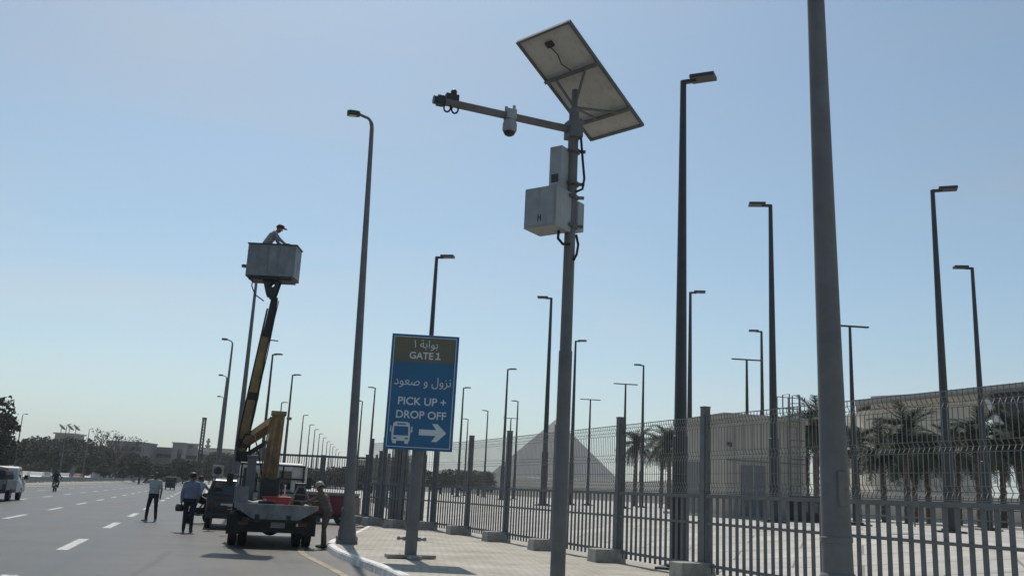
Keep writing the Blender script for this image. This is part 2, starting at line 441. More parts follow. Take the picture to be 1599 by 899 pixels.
# yellow edge line beside the kerb
b = MB(); vs = []
yl = smooth_line([(8.7, -18), (3.55, -2.6), (-2.42, 16.5), (-3.05, 18.4), (-4.05, 21.1), (-4.7, 22.9), (-5.15, 24.9), (-5.35, 26.9)])
for j, p in enumerate(yl):
    t = (yl[min(j + 1, len(yl) - 1)] - yl[max(j - 1, 0)]).normalized(); q = Vector((t.y, -t.x, 0))
    vs += [p - q * .08 + Vector((0, 0, .006)), p + q * .08 + Vector((0, 0, .006))]
b.add(vs, [(2 * j, 2 * j + 1, 2 * j + 3, 2 * j + 2) for j in range(len(yl) - 1)])
b.build('edge_line', M['yellow'], rd)
# verge and its kerb on the far side of the drive
VL = [ST(-.1, t) for t in range(47, 190, 1)]
b = MB(); vp = [ST(-.1, 47), ST(-3.6, 46.6), ST(-3.6, 400), ST(-.1, 400)]
b.add([(p.x, p.y, .15) for p in vp] + [(p.x, p.y, -.02) for p in vp], [(0, 1, 2, 3)] + [(i, (i + 1) % 4, 4 + (i + 1) % 4, 4 + i) for i in range(4)])
tag(b.build('verge', M['pave']), kind='structure')
kerb_run('verge_kerb', VL, .17, 2.0, [M['kerbwhite'], M['kerbgrey']], 1)
# plaza behind the fence
b = MB(); us = [-34, -20, -8, 0, 10, 20, 40, 80, 160, 340]; ws = [.62, 1.5, 3, 4.5, 6, 7.5, 9.4, 14, 30, 70, 160]
vs = []
for u in us:
    for wv in ws:
        p = FP + FD * u + FN * wv
        vs.append((p.x, p.y, zplaza(p.x, p.y)))
nw = len(ws)
b.add(vs, [(i * nw + j, (i + 1) * nw + j, (i + 1) * nw + j + 1, i * nw + j + 1) for i in range(len(us) - 1) for j in range(nw - 1)])
tag(b.build('plaza', M['plaza'], smooth=True), kind='structure')
# desert ridge below the pyramid
def ridge(name, px0, px1, Y, prof, m, depth=300):
    b = MB(); N = 60; vs = []
    for i in range(N + 1):
        px = px0 + (px1 - px0) * i / N
        p = D(px, 760, Y)
        h = prof(i / N)
        for dy, k in ((-depth * .25, 0), (-depth * .1, .72), (0, 1), (depth * .4, .95), (depth, 0)):
            vs.append((p.x * (1 + dy / Y), Y + dy, -.5 + k * h))
    fs = [(i * 5 + j, (i + 1) * 5 + j, (i + 1) * 5 + j + 1, i * 5 + j + 1) for i in range(N) for j in range(4)]
    b.add(vs, fs)
    return tag(b.build(name, m, smooth=True), kind='structure')
def rp(t):
    e = min(1, t * 6, (1 - t) * 6)
    return e * (23 + 2.2 * math.sin(t * 9 + 1) + 1.2 * math.sin(t * 31))
ridge('desert_ridge', 560, 1330, 950, rp, mat('scrub', (.1, .095, .07), .95, var=.3, scale=.03), 500)
ridge('pyramid_plateau', 430, 1500, 1750, lambda t: min(1, t * 5, (1 - t) * 5) * 36, M['sand'], 900)

# ================================================================== PYRAMID
ap = D(869, 655, 1900)
rootp = thing('pyramid', 'great stone pyramid with capped tip, hazy on the horizon', 'pyramid', (ap.x, ap.y, ap.z - 134), R_(41))
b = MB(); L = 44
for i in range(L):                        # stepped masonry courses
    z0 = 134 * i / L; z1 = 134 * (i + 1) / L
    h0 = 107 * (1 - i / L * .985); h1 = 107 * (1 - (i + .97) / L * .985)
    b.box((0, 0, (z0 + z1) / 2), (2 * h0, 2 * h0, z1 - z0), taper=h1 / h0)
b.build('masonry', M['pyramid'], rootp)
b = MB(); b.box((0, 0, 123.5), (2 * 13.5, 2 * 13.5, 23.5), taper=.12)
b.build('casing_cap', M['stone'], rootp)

# ================================================================== FENCE
PH_ = 3.47
postb = MB(); postb.box((0, 0, PH_ / 2 - .05), (.15, .15, PH_ + .1)); postb.box((0, 0, PH_ + .012), (.165, .165, .03))
postme = postb.mesh('post'); postme.materials.append(M['fence'])
barme = MB().box((0, 0, .87), (.085, .02, 1.52)).mesh('bar'); barme.materials.append(M['fence'])
def wire_panel(L, pitch=.1, r=.0052, z0=1.69, z1=3.3, bends=(3.12, 2.47, 1.82)):
    b = MB(); n = int(L / pitch)
    zs = [(z0, 0)]
    for bz in sorted(bends): zs += [(bz - .085, 0), (bz, .05), (bz + .085, 0)]
    zs += [(z1, 0)]
    for i in range(1, n):
        x = i * L / n
        vs = []
        for z, o in zs:
            vs += [(x - r, -o - r, z), (x + r, -o - r, z), (x + r, -o + r, z), (x - r, -o + r, z)]
        fs = [(k * 4 + a, k * 4 + (a + 1) % 4, k * 4 + 4 + (a + 1) % 4, k * 4 + 4 + a) for k in range(len(zs) - 1) for a in range(4)]
        b.add(vs, fs)
    for z in (z0 + .01, z1 - .012): b.box((L / 2, 0, z), (L, .016, .016))
    for bz in bends:
        for dz, o in ((-.085, 0), (0, .05), (.085, 0)): b.box((L / 2, -o - .009, bz + dz), (L, .009, .009))
    b.box((L / 2, -.009, (z0 + bends[2] ) / 2 + .34), (L, .009, .009))
    return b
def rails(L):
    b = MB()
    for z, h in ((1.64, .075), (1.09, .05), (.26, .06)): b.box((L / 2, .03, z), (L, .035, h))
    for x in (.1, L - .1): b.box((x, .031, 1.76), (.05, .041, 3.06))
    return b
def fence_run(root, pts, bars=True, foot=True, skip_first=False):
    cache = {}
    for i, p in enumerate(pts):
        first = skip_first and i == 0
        d = ((pts[min(i + 1, len(pts) - 1)] - pts[max(i - 1, 0)])).normalized()
        if not first:
            po = link('post', postme, root); po.location = p
            po.rotation_euler = (0, 0, math.atan2(d.y, d.x))
        if foot and not first:
            rz = math.atan2(d.y, d.x)
            fb = MB(); fb.box((0, 0, .15), (.5, .82, .32), taper=.94)
            fo = fb.build('footing', M['concrete'], root, bevel=.02)
            q = Vector((-d.y, d.x, 0))
            fo.location = p + q * .3; fo.rotation_euler = (0, 0, rz + random.uniform(-.05, .05))
        if i == len(pts) - 1: break
        v = pts[i + 1] - p; L = v.length
        key = round(L, 2)
        if key not in cache:
            r_ = rails(L).mesh('panel'); r_.materials.append(M['fence'])
            w_ = wire_panel(L).mesh('wire_mesh'); w_.materials.append(M['wire'])
            cache[key] = (r_, w_)
        pa = link('panel', cache[key][0], root)
        pa.location = p; pa.rotation_euler = (0, 0, math.atan2(v.y, v.x))
        wm = link('wire_mesh', cache[key][1], pa); wm['kind'] = 'stuff'
        # bends face the road: local -y must point to the road side
        if bars:
            nb = max(2, round(L / .2235))
            for k in range(1, nb):
                bo = link('bar', barme, pa); bo.location = (k * L / nb, .0, 0)
Z15 = Vector((0, 0, .15))
fence = thing('security_fence', 'dark grey palisade fence with wavy wire mesh top along the pavement', 'fence')
fp = [FP + FD * u + Z15 for u in (-17.0, -12.9, -8.5, -3.8, 0, 3.8, 7.6, 11.4, 15.2)]
fence_run(fence, fp + [Vector((-2.6, 36.5, .15))])
f2 = thing('security_fence', 'short curved run of mesh fence bending from the pavement toward the gate', 'fence')
fence_run(f2, [Vector(p) + Z15 for p in ((-2.6, 36.5, 0), (-3.9, 37.0, 0), (-4.85, 38.1, 0), (-5.6, 39.4, 0))], skip_first=True)
f3 = thing('security_fence', 'far run of mesh fence beyond the gate along the verge', 'fence')
fence_run(f3, [Vector((-11.0, 44.3, .12)) + Vector((-.3, .954, 0)) * 3.8 * k for k in range(0, 12)], foot=False)
f4 = thing('security_fence', 'inner mesh fence crossing the plaza behind the palisade', 'fence')
fence_run(f4, [Vector((x, y, zplaza(x, y) - .1)) for x, y in [(-4.8 + 1.35 * k * .2 - k * 1.15, 50 + 3.55 * k) for k in range(0, 7)]], bars=False, foot=False)

# gate across the drive
gate = thing('sliding_gate', 'dark grey sliding gate of thin upright pickets across the drive', 'gate', (-10.7, 44, 0), math.atan2(-.9, 4.6))
GL = 4.7
b = MB()
for z in (.18, 2.93): b.box((GL / 2, 0, z), (GL, .06, .1))
b.box((GL / 2, 0, 1.5), (GL, .05, .06))
b.build('frame', M['fence'], gate)
pm = MB().box((0, 0, 1.55), (.025, .025, 2.66)).mesh('picket'); pm.materials.append(M['fence'])
for k in range(1, 40):
    o = link('picket', pm, gate); o.location = (k * GL / 40, .0, 0)
for x in (0.0, 2.35, GL):
    bb = MB(); bb.box((x, -.005, 1.5), (.17 if x != 2.35 else .2, .13, 3.0)); bb.build('gate_post', M['fence'], gate)
# gate pillar / turnstile cage by the fence end
cg = thing('turnstile_cage', 'tall dark slatted turnstile cage at the fence end beside concrete blocks', 'turnstile', (-4.25, 38.5, .15), R_(30))
b = MB(); b.box((0, 0, 1.6), (.36, .36, 3.2)); b.build('column', mat('brown_steel', (.09, .08, .07), .6), cg)
b = MB(); b.box((0, 0, 3.23), (.62, .62, .07)); b.build('cap_plate', M['white'], cg)
sl = MB().box((0, 0, 1.6), (.03, .03, 3.1)).mesh('slat'); sl.materials.append(M['fence'])
for sx in (-.26, .26):
    for k in range(5):
        o = link('slat', sl, cg); o.location = (sx, -.24 + k * .12, 0)
for sy in (-.26, .26):
    for k in range(1, 4):
        o = link('slat', sl, cg); o.location = (-.26 + k * .13, sy, 0)
# plain gate posts with white bollards
for i, (px, py, h, lab) in enumerate(((589, 819, 3.05, 'slim dark gate post next to the turnstile cage'), (568, 818.5, 2.85, 'dark gate post holding a small black reader box'))):
    p = G(px, py, .1)
    t = thing('gate_post', lab, 'post', p)
    b = MB(); b.box((0, 0, h / 2), (.26, .26, h)); b.box((0, 0, h + .015), (.3, .3, .03)); b.box((0, 0, .02), (.36, .36, .04)); b.build('shaft', M['fence'], t)
    b = MB(); b.box((.18, -.05, 1.45), (.16, .2, .32)); b.build('reader_box', M['black'], t, bevel=.01)
for i in range(7):
    p = G(516 + i * 5.2, 782 - i * .4, 0); p = Vector((-9.6 + i * .62, 58 + i * .5, 0))
    b = MB(); b.lathe([(.11, 0), (.11, .9), (.09, .97), (.03, 1.0)], 10)
    o = tag(b.build('bollard', M['white'], auto=40), 'white bollard in a row behind the gate', 'bollard', 'white bollards behind the gate'); o.location = p

# ================================================================== STREET LAMPS ALONG THE KERB
def make_street_lamp(name, label, H=12.0, arm=1.0, cat='street lamp', group=None, mt='greypaint', rb=.152, rtop=.06):
    t = thing(name, label, cat, group=group)
    b = MB()
    b.box((0, 0, .05), (.56, .56, .1), taper=.96)
    b.build('base_plate', M[mt], t, bevel=.01)
    b = MB()
    b.lathe([(.235, .1), (.235, .34), (.21, .4), (.215, .46), (.215, .5), (.185, .56), (.185, .8), (.2, .83), (.2, .86), (rb + .005, .93)], 20)
    b.build('base_flare', M[mt], t, auto=35)
    for k in range(4):
        a = math.pi / 4 + k * math.pi / 2
        bb = MB(); bb.lathe([(.025, .1), (.025, .15), (.014, .15), (.014, .19)], 6, (.36 * math.cos(a), .36 * math.sin(a), 0)); bb.build('anchor_bolt', M['galv'], t)
    b = MB(); b.tube([(0, 0, .88), (0, 0, 3), (0, 0, H - .5)], [rb, rb - .025, rtop], 16)
    b.build('pole', M[mt], t, auto=35)
    for z, r in ((1.25, rb - .0),):
        bb = MB(); bb.lathe([(r, -.03), (r + .006, -.022), (r + .006, .022), (r, .03)], 16, (0, 0, z)); bb.build('weld_band', M[mt], t, auto=35)
    bb = MB(); bb.box((0, -rb + .004, 1.75), (.1, .03, .34)); bb.box((.03, -rb - .013, 1.75), (.015, .012, .03)); bb.build('access_door', M[mt], t, bevel=.006)
    b = MB(); pts = []
    for k in range(7):
        a = math.pi / 2 * k / 6
        pts.append((-.2 * (1 - math.cos(a)), 0, H - .5 + .33 * math.sin(a)))
    pts.append((-arm * .75, 0, H - .1))
    b.tube(pts, [rtop * .95] * 3 + [rtop * .7] * 5, 10); b.build('arm', M[mt], t, auto=40)
    b = MB(); hd = [(-arm * .7, .05), (-arm * .85, .1), (-arm * 1.25, .12), (-arm * 1.42, .06), (-arm * 1.42, -.06), (-arm * 1.25, -.12), (-arm * .85, -.1), (-arm * .7, -.05)]
    vs = [(x, y, H - .05 + .02) for x, y in hd] + [(x, y, H - .17) for x, y in hd]
    b.add(vs, [tuple(range(8)), tuple(range(15, 7, -1))] + [(i, (i + 1) % 8, 8 + (i + 1) % 8, 8 + i) for i in range(8)])
    h = b.build('lamp_head', M['dark'], t, bevel=.015); h.rotation_euler = (0, R_(8), 0); h.location = (0, 0, 0)
    h.rotation_euler = (0, 0, 0)
    b = MB(); b.box((-arm * 1.1, 0, H - .176), (arm * .4, .14, .012)); b.build('lens', M['lens_white'], t)
    return t
lp = make_street_lamp('street_lamp', 'tall grey street lamp with flared base on the rounded pavement corner', 12.0, .52)
place(lp, (-4.04, 25.17, .15), R_(12))
lp.rotation_euler = (0, R_(-1.4), R_(12)); lp.scale = (1, 1, 1.015)
RW = [((3.4, 9.5, .09), 'thick grey lamp pole rising in front of the palisade bars'),
      ((-12.0, 42.0, .15), 'grey street lamp whose top is behind the raised bucket'),
      ((-18.85, 62, .15), 'curved arm street lamp on the verge, beyond the bucket truck'),
      ((-25.7, 84, .15), 'curved arm street lamp on the verge, beyond the bucket truck'),
      ((-32.5, 106, .15), 'curved arm street lamp on the verge, beyond the bucket truck')]
for i, (p, lab) in enumerate(RW):
    c = copy_tree(lp); place(c, p, R_(12), lab, 1)
    if i == 0: c.rotation_euler = (0, R_(-.7), R_(12))
    if i == 1: c.scale = (1, 1, .95)
    if i > 1: c.scale = (1, 1, .91)
    if i >= 2: c['group'] = 'street lamps along the verge'
# lamps beyond the median
for i, (px, py) in enumerate(((36, 645), (105, 661), (140, 668), (226, 687))):
    lo, hi = 60, 600
    for _ in range(40):
        mid = (lo + hi) / 2
        if D(px, py, mid).z > 10.5: hi = mid
        else: lo = mid
    p = D(px, py, lo)
    c = copy_tree(lp); place(c, (p.x, p.y, 0), R_(180 + 12), 'pale street lamp standing beyond the median barrier', (1.0, 1.0, 10.5 / 12)); c['group'] = 'street lamps beyond the median'

# black lamp posts on the plaza
def make_plaza_lamp(double=False, H=12.0):
    t = thing('plaza_lamp', 'x', 'lamp post')
    b = MB(); b.box((0, 0, .03), (.9, .9, .06)); b.lathe([(.3, .06), (.3, .12), (.2, .14)], 12); b.build('base_plate', M['blackpole'], t)
    b = MB()
    if double: b.tube([(0, 0, .1), (0, 0, 2.6), (0, 0, H)], [.13, .11, .055], 12)
    else: b.tube([(0, 0, .1), (0, 0, 3.0), (0, 0, 3.02), (0, 0, H)], [.19, .18, .15, .075], 14)
    b.build('pole', M['blackpole'], t, auto=35)
    for s in ((1, -1) if double else (1,)):
        b = MB()
        if double: b.box((s * .4, 0, H + .02), (.8, .14, .06))
        else:
            b.box((s * .16, 0, H - .03), (.34, .1, .1)); b.prism([(s * .2, -.2), (s * .82, -.2), (s * .82, .2), (s * .2, .2)], H - .03, H + .07, 'z')
        b.build('lamp_head', M['blackpole'], t, bevel=.01)
    return t
def lamp_place(proto, px, py, H, rz, label, group=None, first=[]):
    lo, hi = 12, 600
    for _ in range(50):
        mid = (lo + hi) / 2; p = D(px, py, mid)
        if p.z - zplaza(p.x, p.y) > H: hi = mid
        else: lo = mid
    p = D(px, py, lo)
    if proto.name in first: c = copy_tree(proto)
    else: first.append(proto.name); KIDS[proto.name] = kids(proto); c = proto
    place(c, (p.x, p.y, zplaza(p.x, p.y)), rz, label)
    if group: c['group'] = group
    elif 'group' in c: del c['group']
    return c
pl = make_plaza_lamp(); pd = make_plaza_lamp(True, 8.0)
Rr, Ll = R_(-8), R_(172)
GR = 'black lamp posts on the plaza'
far = 'slim black single head lamp post far across the plaza'
row = 'slim lamp post in the receding row beyond the gate'
for px, py, rz, lab, g in (
        (1067, 127, R_(-25), 'thick black lamp post beside the beige kiosk, head pointing from the road', None),
        (1203, 320, Ll, 'black lamp post in front of the kiosk ladder', None),
        (1456, 297, R_(-20), 'black lamp post rising before the museum facade, single broad head', None),
        (1518, 418, Ll, 'black lamp post between palms before the museum glass', None),
        (861, 465, Ll, 'black lamp post seen past the pyramid flank', None),
        (682, 401, Rr, 'black lamp post rising behind the blue gate sign', None),
        (1078, 456, Rr, 'slim black lamp post close behind the thick one beside the kiosk', None), (1189, 517, Ll, 'slim black lamp post close behind the one before the kiosk ladder', None), (899, 532, Rr, 'slim black lamp post close behind the camera mast', None), (793, 576, Rr, far, GR), (809, 626, Ll, far, GR),
        (1005, 570, Ll, 'slim black lamp post beside the slender lone palm', None), (762, 641, Ll, far, GR), (724, 605, Rr, far, GR), (731, 654, Ll, far, GR), (586, 605, Ll, far, GR), (566, 626, Ll, far, GR),
        (426, 553, Rr, row, 'receding lamp row'), (440, 628, Rr, row, 'receding lamp row'), (457, 585, Rr, row, 'receding lamp row'), (474, 648, Rr, row, 'receding lamp row'),
        (484, 663, Rr, row, 'receding lamp row'), (492, 670, Rr, row, 'receding lamp row'), (499, 677, Rr, row, 'receding lamp row'), (505, 683, Rr, row, 'receding lamp row'),
        (511, 689, Rr, row, 'receding lamp row'), (516, 693, Rr, row, 'receding lamp row'), (520, 697, Rr, row, 'receding lamp row'), (525, 701, Rr, row, 'receding lamp row'), (529, 706, Rr, row, 'receding lamp row')):
    lamp_place(pl, px, py, 12.0, rz, lab, g)
for px, py, lab in ((1327, 510, 'black double arm lamp post beside the tall palms'), (1166, 562, 'black double arm lamp post rising above the kiosk roof'),
                    (977, 600, 'black double arm lamp post next to the distant palms'), (922, 624, 'black double arm lamp post right before the pyramid slope'), (798, 653, 'tiny black double arm lamp post by the pyramid foot')):
    lamp_place(pd, px, py, 8.0, R_(4), lab)

# ================================================================== BLUE GATE SIGN
SB = Vector((-1.93, 20.79, .15))
sg = thing('gate_sign', 'blue gate 1 sign with white lettering, bus and arrow on grey pole', 'sign', SB, R_(2))
sg.rotation_euler = (0, R_(.2), R_(2))
b = MB(); b.tube([(0, .13, .05), (0, .13, 4.6)], .135, 20); b.build('pole', M['greypaint'], sg, auto=35)
b = MB()
for a in (20, 110): b.box((0, .13, .05), (1.1, .26, .07), Matrix.Rotation(R_(a), 3, 'Z')) if a == 20 else b.box((0, .13, .0451), (.9, .26, .07), Matrix.Rotation(R_(a), 3, 'Z'))
b.build('foot_plate', M['concrete'], sg)
for sx in (-1, 1):
    b = MB(); b.lathe([(.02, 0), (.05, .02), (.05, .07), (.03, .08), (.03, .16)], 8, (sx * .125, .13, .42), Matrix.Rotation(sx * R_(90), 3, 'Y')); b.ball((sx * .285, .13, .42), .045, 8, 5); b.build('clamp_bolt', M['galv'], sg)
PW, PHt, PZ = 1.53, 2.6, 2.33
b = MB(); b.box((0, -.06, PZ + PHt / 2), (PW, .05, PHt)); b.build('board', M['blue'], sg, bevel=.008)
b = MB(); b.box((0, -.0865, PZ + PHt - .345), (PW - .17, .004, .57)); b.build('title_band', M['olive'], sg)
b = MB(); iw, ih = PW - .12, PHt - .12; zc = PZ + PHt / 2
for sx in (-1, 1): b.box((sx * iw / 2, -.0865, zc), (.014, .004, ih))
for sz in (-1, 1): b.box((0, -.0866, zc + sz * ih / 2), (iw + .014, .004, .014))
b.build('border_line', M['signwhite'], sg)
for sz in (.6, 2.1): 
    b = MB(); b.box((0, -.0, PZ + sz), (.9, .06, .08)); b.build('bracket', M['galv'], sg)
def text(body, size, x, z, parent, m, y=-.0895, width=None, off=.0, rot=(math.pi / 2, 0, 0), arabic=False):
    c = bpy.data.curves.new('lettering', 'FONT'); c.body = body; c.size = size; c.align_x = 'CENTER'; c.offset = off
    c.extrude = .0015
    o = bpy.data.objects.new('lettering_tmp', c); COL.objects.link(o)
    bpy.context.view_layer.update()
    dg = bpy.context.evaluated_depsgraph_get()
    if arabic:      # joined letters overlap: fill by winding number
        from mathutils.geometry import interpolate_bezier, delaunay_2d_cdt
        cu = o.to_curve(dg); polys = []
        for q in cu.splines:
            bp_ = q.bezier_points; poly = []
            for i in range(len(bp_)):
                p0, p1 = bp_[i], bp_[(i + 1) % len(bp_)]
                poly += [Vector((v.x, v.y)) for v in interpolate_bezier(p0.co, p0.handle_right, p1.handle_left, p1.co, 5)[:-1]]
            polys.append(poly)
        o.to_curve_clear()
        vs_ = []; es_ = []
        for poly in polys:
            k0 = len(vs_); vs_ += poly; es_ += [(k0 + i, k0 + (i + 1) % len(poly)) for i in range(len(poly))]
        cv, ce, cf = delaunay_2d_cdt(vs_, es_, [], 0, 1e-5)[:3]
        def winding(p):
            wn = 0
            for poly in polys:
                for i in range(len(poly)):
                    a0, a1 = poly[i - 1], poly[i]
                    cr = (a1.x - a0.x) * (p.y - a0.y) - (p.x - a0.x) * (a1.y - a0.y)
                    if a0.y <= p.y < a1.y and cr > 0: wn += 1
                    elif a1.y <= p.y < a0.y and cr < 0: wn -= 1
            return wn
        keep = [f_ for f_ in cf if winding((cv[f_[0]] + cv[f_[1]] + cv[f_[2]]) / 3)]
        me = bpy.data.meshes.new('lettering'); me.from_pydata([(v.x, v.y, .0015) for v in cv], [], [tuple(f_) for f_ in keep])
    else:
        me = bpy.data.meshes.new_from_object(o.evaluated_get(dg))
    bpy.data.objects.remove(o)
    xs = [v.co.x for v in me.vertices]
    k = width / (max(xs) - min(xs)) if width else 1
    mid = (max(xs) + min(xs)) / 2
    for v in me.vertices: v.co.x = (v.co.x - mid) * k
    me.materials.clear(); me.materials.append(m)
    t = link('lettering', me, parent); t.location = (x, y, z); t.rotation_euler = rot
    return t
tz = PZ + PHt
text('\u0661 \uFE94\uFE91\uFE8D\uFEEE\uFE91', .25, .02, tz - .30, sg, M['signwhite'], width=.54, arabic=True)
text('GATE', .22, -.07, tz - .555, sg, M['signwhite'], width=.54, off=.004)
text('\uFF11', .2, .31, tz - .55, sg, M['signwhite'], off=.007)
text('\uFEA9\uFEEE\uFECC\uFEBB \uFEED \uFEDD\uFEED\uFEB0\uFEE7', .28, .0, tz - 1.16, sg, M['signwhite'], width=1.28, arabic=True)
text('PICK UP +', .24, .02, tz - 1.60, sg, M['signwhite'], width=1.08, off=.004)
text('DROP OFF', .24, .02, tz - 1.90, sg, M['signwhite'], width=1.12, off=.004)
# bus pictogram and arrow
b = MB(); bx, bz = -.40, PZ + .36
def rr(cx, cz, wd, h, y): b.box((cx, y, cz), (wd, .003, h))
b.prism([(bx - .20, bz - .17), (bx + .20, bz - .17), (bx + .21, bz + .02), (bx + .18, bz + .22), (bx + .12, bz + .25), (bx - .12, bz + .25), (bx - .18, bz + .22), (bx - .21, bz + .02)], -.0905, -.0875, 'y')
for sx in (-1, 1):
    rr(bx + sx * .135, bz - .2, .085, .06, -.089); rr(bx + sx * .235, bz + .09, .03, .13, -.089)
b.build('bus_pictogram', M['signwhite'], sg)
b = MB()
b.prism([(bx - .165, bz - .05), (bx + .165, bz - .05), (bx + .155, bz + .15), (bx - .155, bz + .15)], -.094, -.0915, 'y')
rr(bx, bz + .2, .2, .028, -.093)
for sx in (-1, 1): rr(bx + sx * .13, bz - .115, .075, .03, -.093)
b.build('bus_pictogram_glass', M['blue'], sg)
b = MB(); ax, az = .30, PZ + .40
b.prism([(ax - .30, az - .065), (ax + .08, az - .065), (ax - .02, az - .20), (ax + .1, az - .20), (ax + .31, az), (ax + .1, az + .20), (ax - .02, az + .20), (ax + .08, az + .065), (ax - .30, az + .065)], -.0905, -.0875, 'y')
b.build('arrow', M['signwhite'], sg)

# ================================================================== CAMERA MAST WITH SOLAR PANEL
CP = Vector((.77, 12.31, .15))
cm = thing('camera_mast', 'grey surveillance mast with solar panel, camera arm and cabinets', 'camera mast', CP)
b = MB(); b.tube([(0, 0, .02), (0, 0, 3.4), (0, 0, 3.41), (0, 0, 6.92)], [.1, .092, .082, .072], 20); b.lathe([(.25, 0), (.25, .03), (.12, .031), (.12, .09)], 16); b.build('pole', M['greypaint'], cm, auto=35)
ad_ = Vector((-.934, -.36, 0)).normalized(); azr = math.atan2(ad_.y, ad_.x)
za = 6.60
b = MB(); b.tube([Vector((0, 0, za)), ad_ * 1.93 + Vector((0, 0, za + .03))], .055, 14); b.build('camera_arm', M['greypaint'], cm, auto=35)
b = MB(); b.box((0, 0, za), (.2, .24, .26), Matrix.Rotation(azr, 3, 'Z')); b.box((0, 0, za + .19), (.12, .12, .16)); b.build('arm_clamp', M['fence'], cm, bevel=.01)
# dome camera in the middle
p = ad_ * .98 + Vector((0, 0, za))
b = MB(); b.lathe([(.05, -.02), (.085, -.06), (.1, -.1), (.1, -.2), (.085, -.22)], 18, p); b.box(p + Vector((0, 0, .03)), (.14, .15, .14), Matrix.Rotation(azr, 3, 'Z')); b.box(p + Vector((.05, 0, .13)), (.04, .05, .08)); b.box(p + Vector((-.06, 0, .12)), (.04, .05, .06))
dc = b.build('dome_camera', M['cabinet'], cm, auto=35)
b = MB(); b.ball(p + Vector((0, 0, -.215)), (.085, .085, .07), 16, 8); b.build('dome_glass', M['dark'], dc, smooth=True)
# bullet camera at the tip
p = ad_ * 1.84 + Vector((0, 0, za + .03)); A3 = Matrix.Rotation(azr, 3, 'Z')
b = MB(); b.box(p + Vector((0, 0, .08)), (.18, .085, .085), A3); b.box(p + ad_ * .16 + Vector((0, 0, .0)), (.1, .12, .12), A3); b.lathe([(.045, 0), (.06, .05), (.06, .09)], 12, p + ad_ * .17, Matrix.Rotation(azr, 3, 'Z') @ Matrix.Rotation(R_(90), 3, 'Y'))
b.ball(p + Vector((.02, 0, .16)), .045, 10, 6)
bc = b.build('bullet_camera', M['dark'], cm, auto=35)
for dx in (-.05, .06):
    b = MB(); q = p + ad_ * dx
    b.tube([q + Vector((.045 * math.cos(a), 0, -.08 + .06 * math.sin(a))) for a in [2 * math.pi * k / 12 for k in range(13)]], .013, 6); b.build('cable_loop', M['rubber'], bc, smooth=True)
# cabinets on the left of the pole
crz = R_(-35)
C3 = Matrix.Rotation(crz, 3, 'Z')
def cab(c, sz, name, label=None):
    b = MB(); b.box(c, sz, C3); o = b.build(name, M['cabinet'], cm, bevel=.012)
    return o
qx = C3 @ Vector((1, 0, 0)); qy = C3 @ Vector((0, 1, 0))
c1 = Vector((-.17, -.02, 5.03 + .48)) - qy * .0
o1 = cab(Vector((-.18, -.05, 5.98)), (.2, .24, .62), 'upper_cabinet')
b = MB(); b.box(Vector((-.18, -.05, 5.81)) - qy * .1225, (.11, .006, .12), C3)
b.build('vent', M['dark'], o1)
c2 = Vector((-.32, -.08, 5.35))
o2 = cab(c2, (.52, .42, .58), 'lower_cabinet')
b = MB(); b.box(c2 - qy * .2135, (.47, .006, .53), C3); d2 = b.build('cabinet_door', M['cabinet'], o2, bevel=.004)
b = MB()
for dx in (-.02, .02): b.box(c2 - qy * .218 + qx * (.0 + dx) + Vector((0, 0, -.16)), (.014, .003, .09), C3)
b.box(c2 - qy * .218 + qx * .0 + Vector((0, 0, -.155)), (.05, .003, .014), C3)
b.build('emblem', M['dark'], o2)
o3 = cab(Vector((.1, .06, 5.32)), (.13, .16, .42), 'rear_box')
for z in (6.27, 5.78, 5.58, 5.16):
    b = MB(); b.lathe([(.105, -.025), (.105, .025)], 16, (0, 0, z)); b.box((.13, -.02, z), (.1, .05, .035)); b.box((.0, -.12, z), (.06, .06, .04)); b.build('clamp_band', M['fence'], cm)
b = MB(); b.tube([(.09, -.05, 6.75), (.1, -.07, 6.5), (.14, -.09, 6.1), (.17, -.08, 5.85), (.15, -.06, 5.7), (.06, -.05, 5.66)], .018, 8); b.build('cable', M['rubber'], cm, smooth=True)
b = MB(); b.tube([(-.16, -.1, 5.08), (-.17, -.12, 4.95), (-.1, -.12, 4.87), (.0, -.11, 4.88)], .02, 8); b.tube([(.09, .02, 5.05), (.12, -.02, 4.9), (.1, -.06, 4.75), (.06, -.08, 4.66)], .018, 8); b.build('cable', M['rubber'], cm, smooth=True)
# solar panel: 1 x 2 m, underside seen
Rz = Matrix.Rotation(-.768, 3, 'Z'); Rx = Matrix.Rotation(2.655, 3, 'X')
PM = Rz @ Rx
pc = Vector((.859, 12.403, 7.51)) - CP
def pl_box(name, c, sz, m, parent=cm, bev=0):
    b = MB(); b.box(pc + PM @ Vector(c), sz, PM); return b.build(name, m, parent, bevel=bev)
sp = pl_box('solar_panel', (0, 0, -.012), (.97, 1.97, .012), M['panelback'])
pl_box('cell_sheet', (0, 0, -.021), (.96, 1.96, .005), M['solar'], sp)
b = MB()
for sx in (-1, 1): b.box(pc + PM @ Vector((sx * .485, 0, 0)), (.035, 2.0, .045), PM)
for sy in (-1, 1): b.box(pc + PM @ Vector((0, sy * .985, .0005)), (.935, .035, .045), PM)
b.build('frame', M['fence'], sp)
b = MB()
for yy in (.25, -.62): b.box(pc + PM @ Vector((0, yy, .047)), (.98, .045, .045), PM)
b.build('cross_rail', M['fence'], cm)
pl_box('junction_box', (-.02, .78, .012), (.12, .09, .03), M['dark'], sp)
b = MB(); b.tube([pc + PM @ Vector(v) for v in ((-.02, .74, .03), (.02, .6, .05), (-.03, .45, .05), (.05, .3, .06))], .008, 6); b.build('panel_cable', M['rubber'], sp)
topz = Vector((0, 0, 6.95))
b = MB(); b.tube([Vector((0, 0, 6.7)), Vector((0, 0, 7.22))], .045, 10)
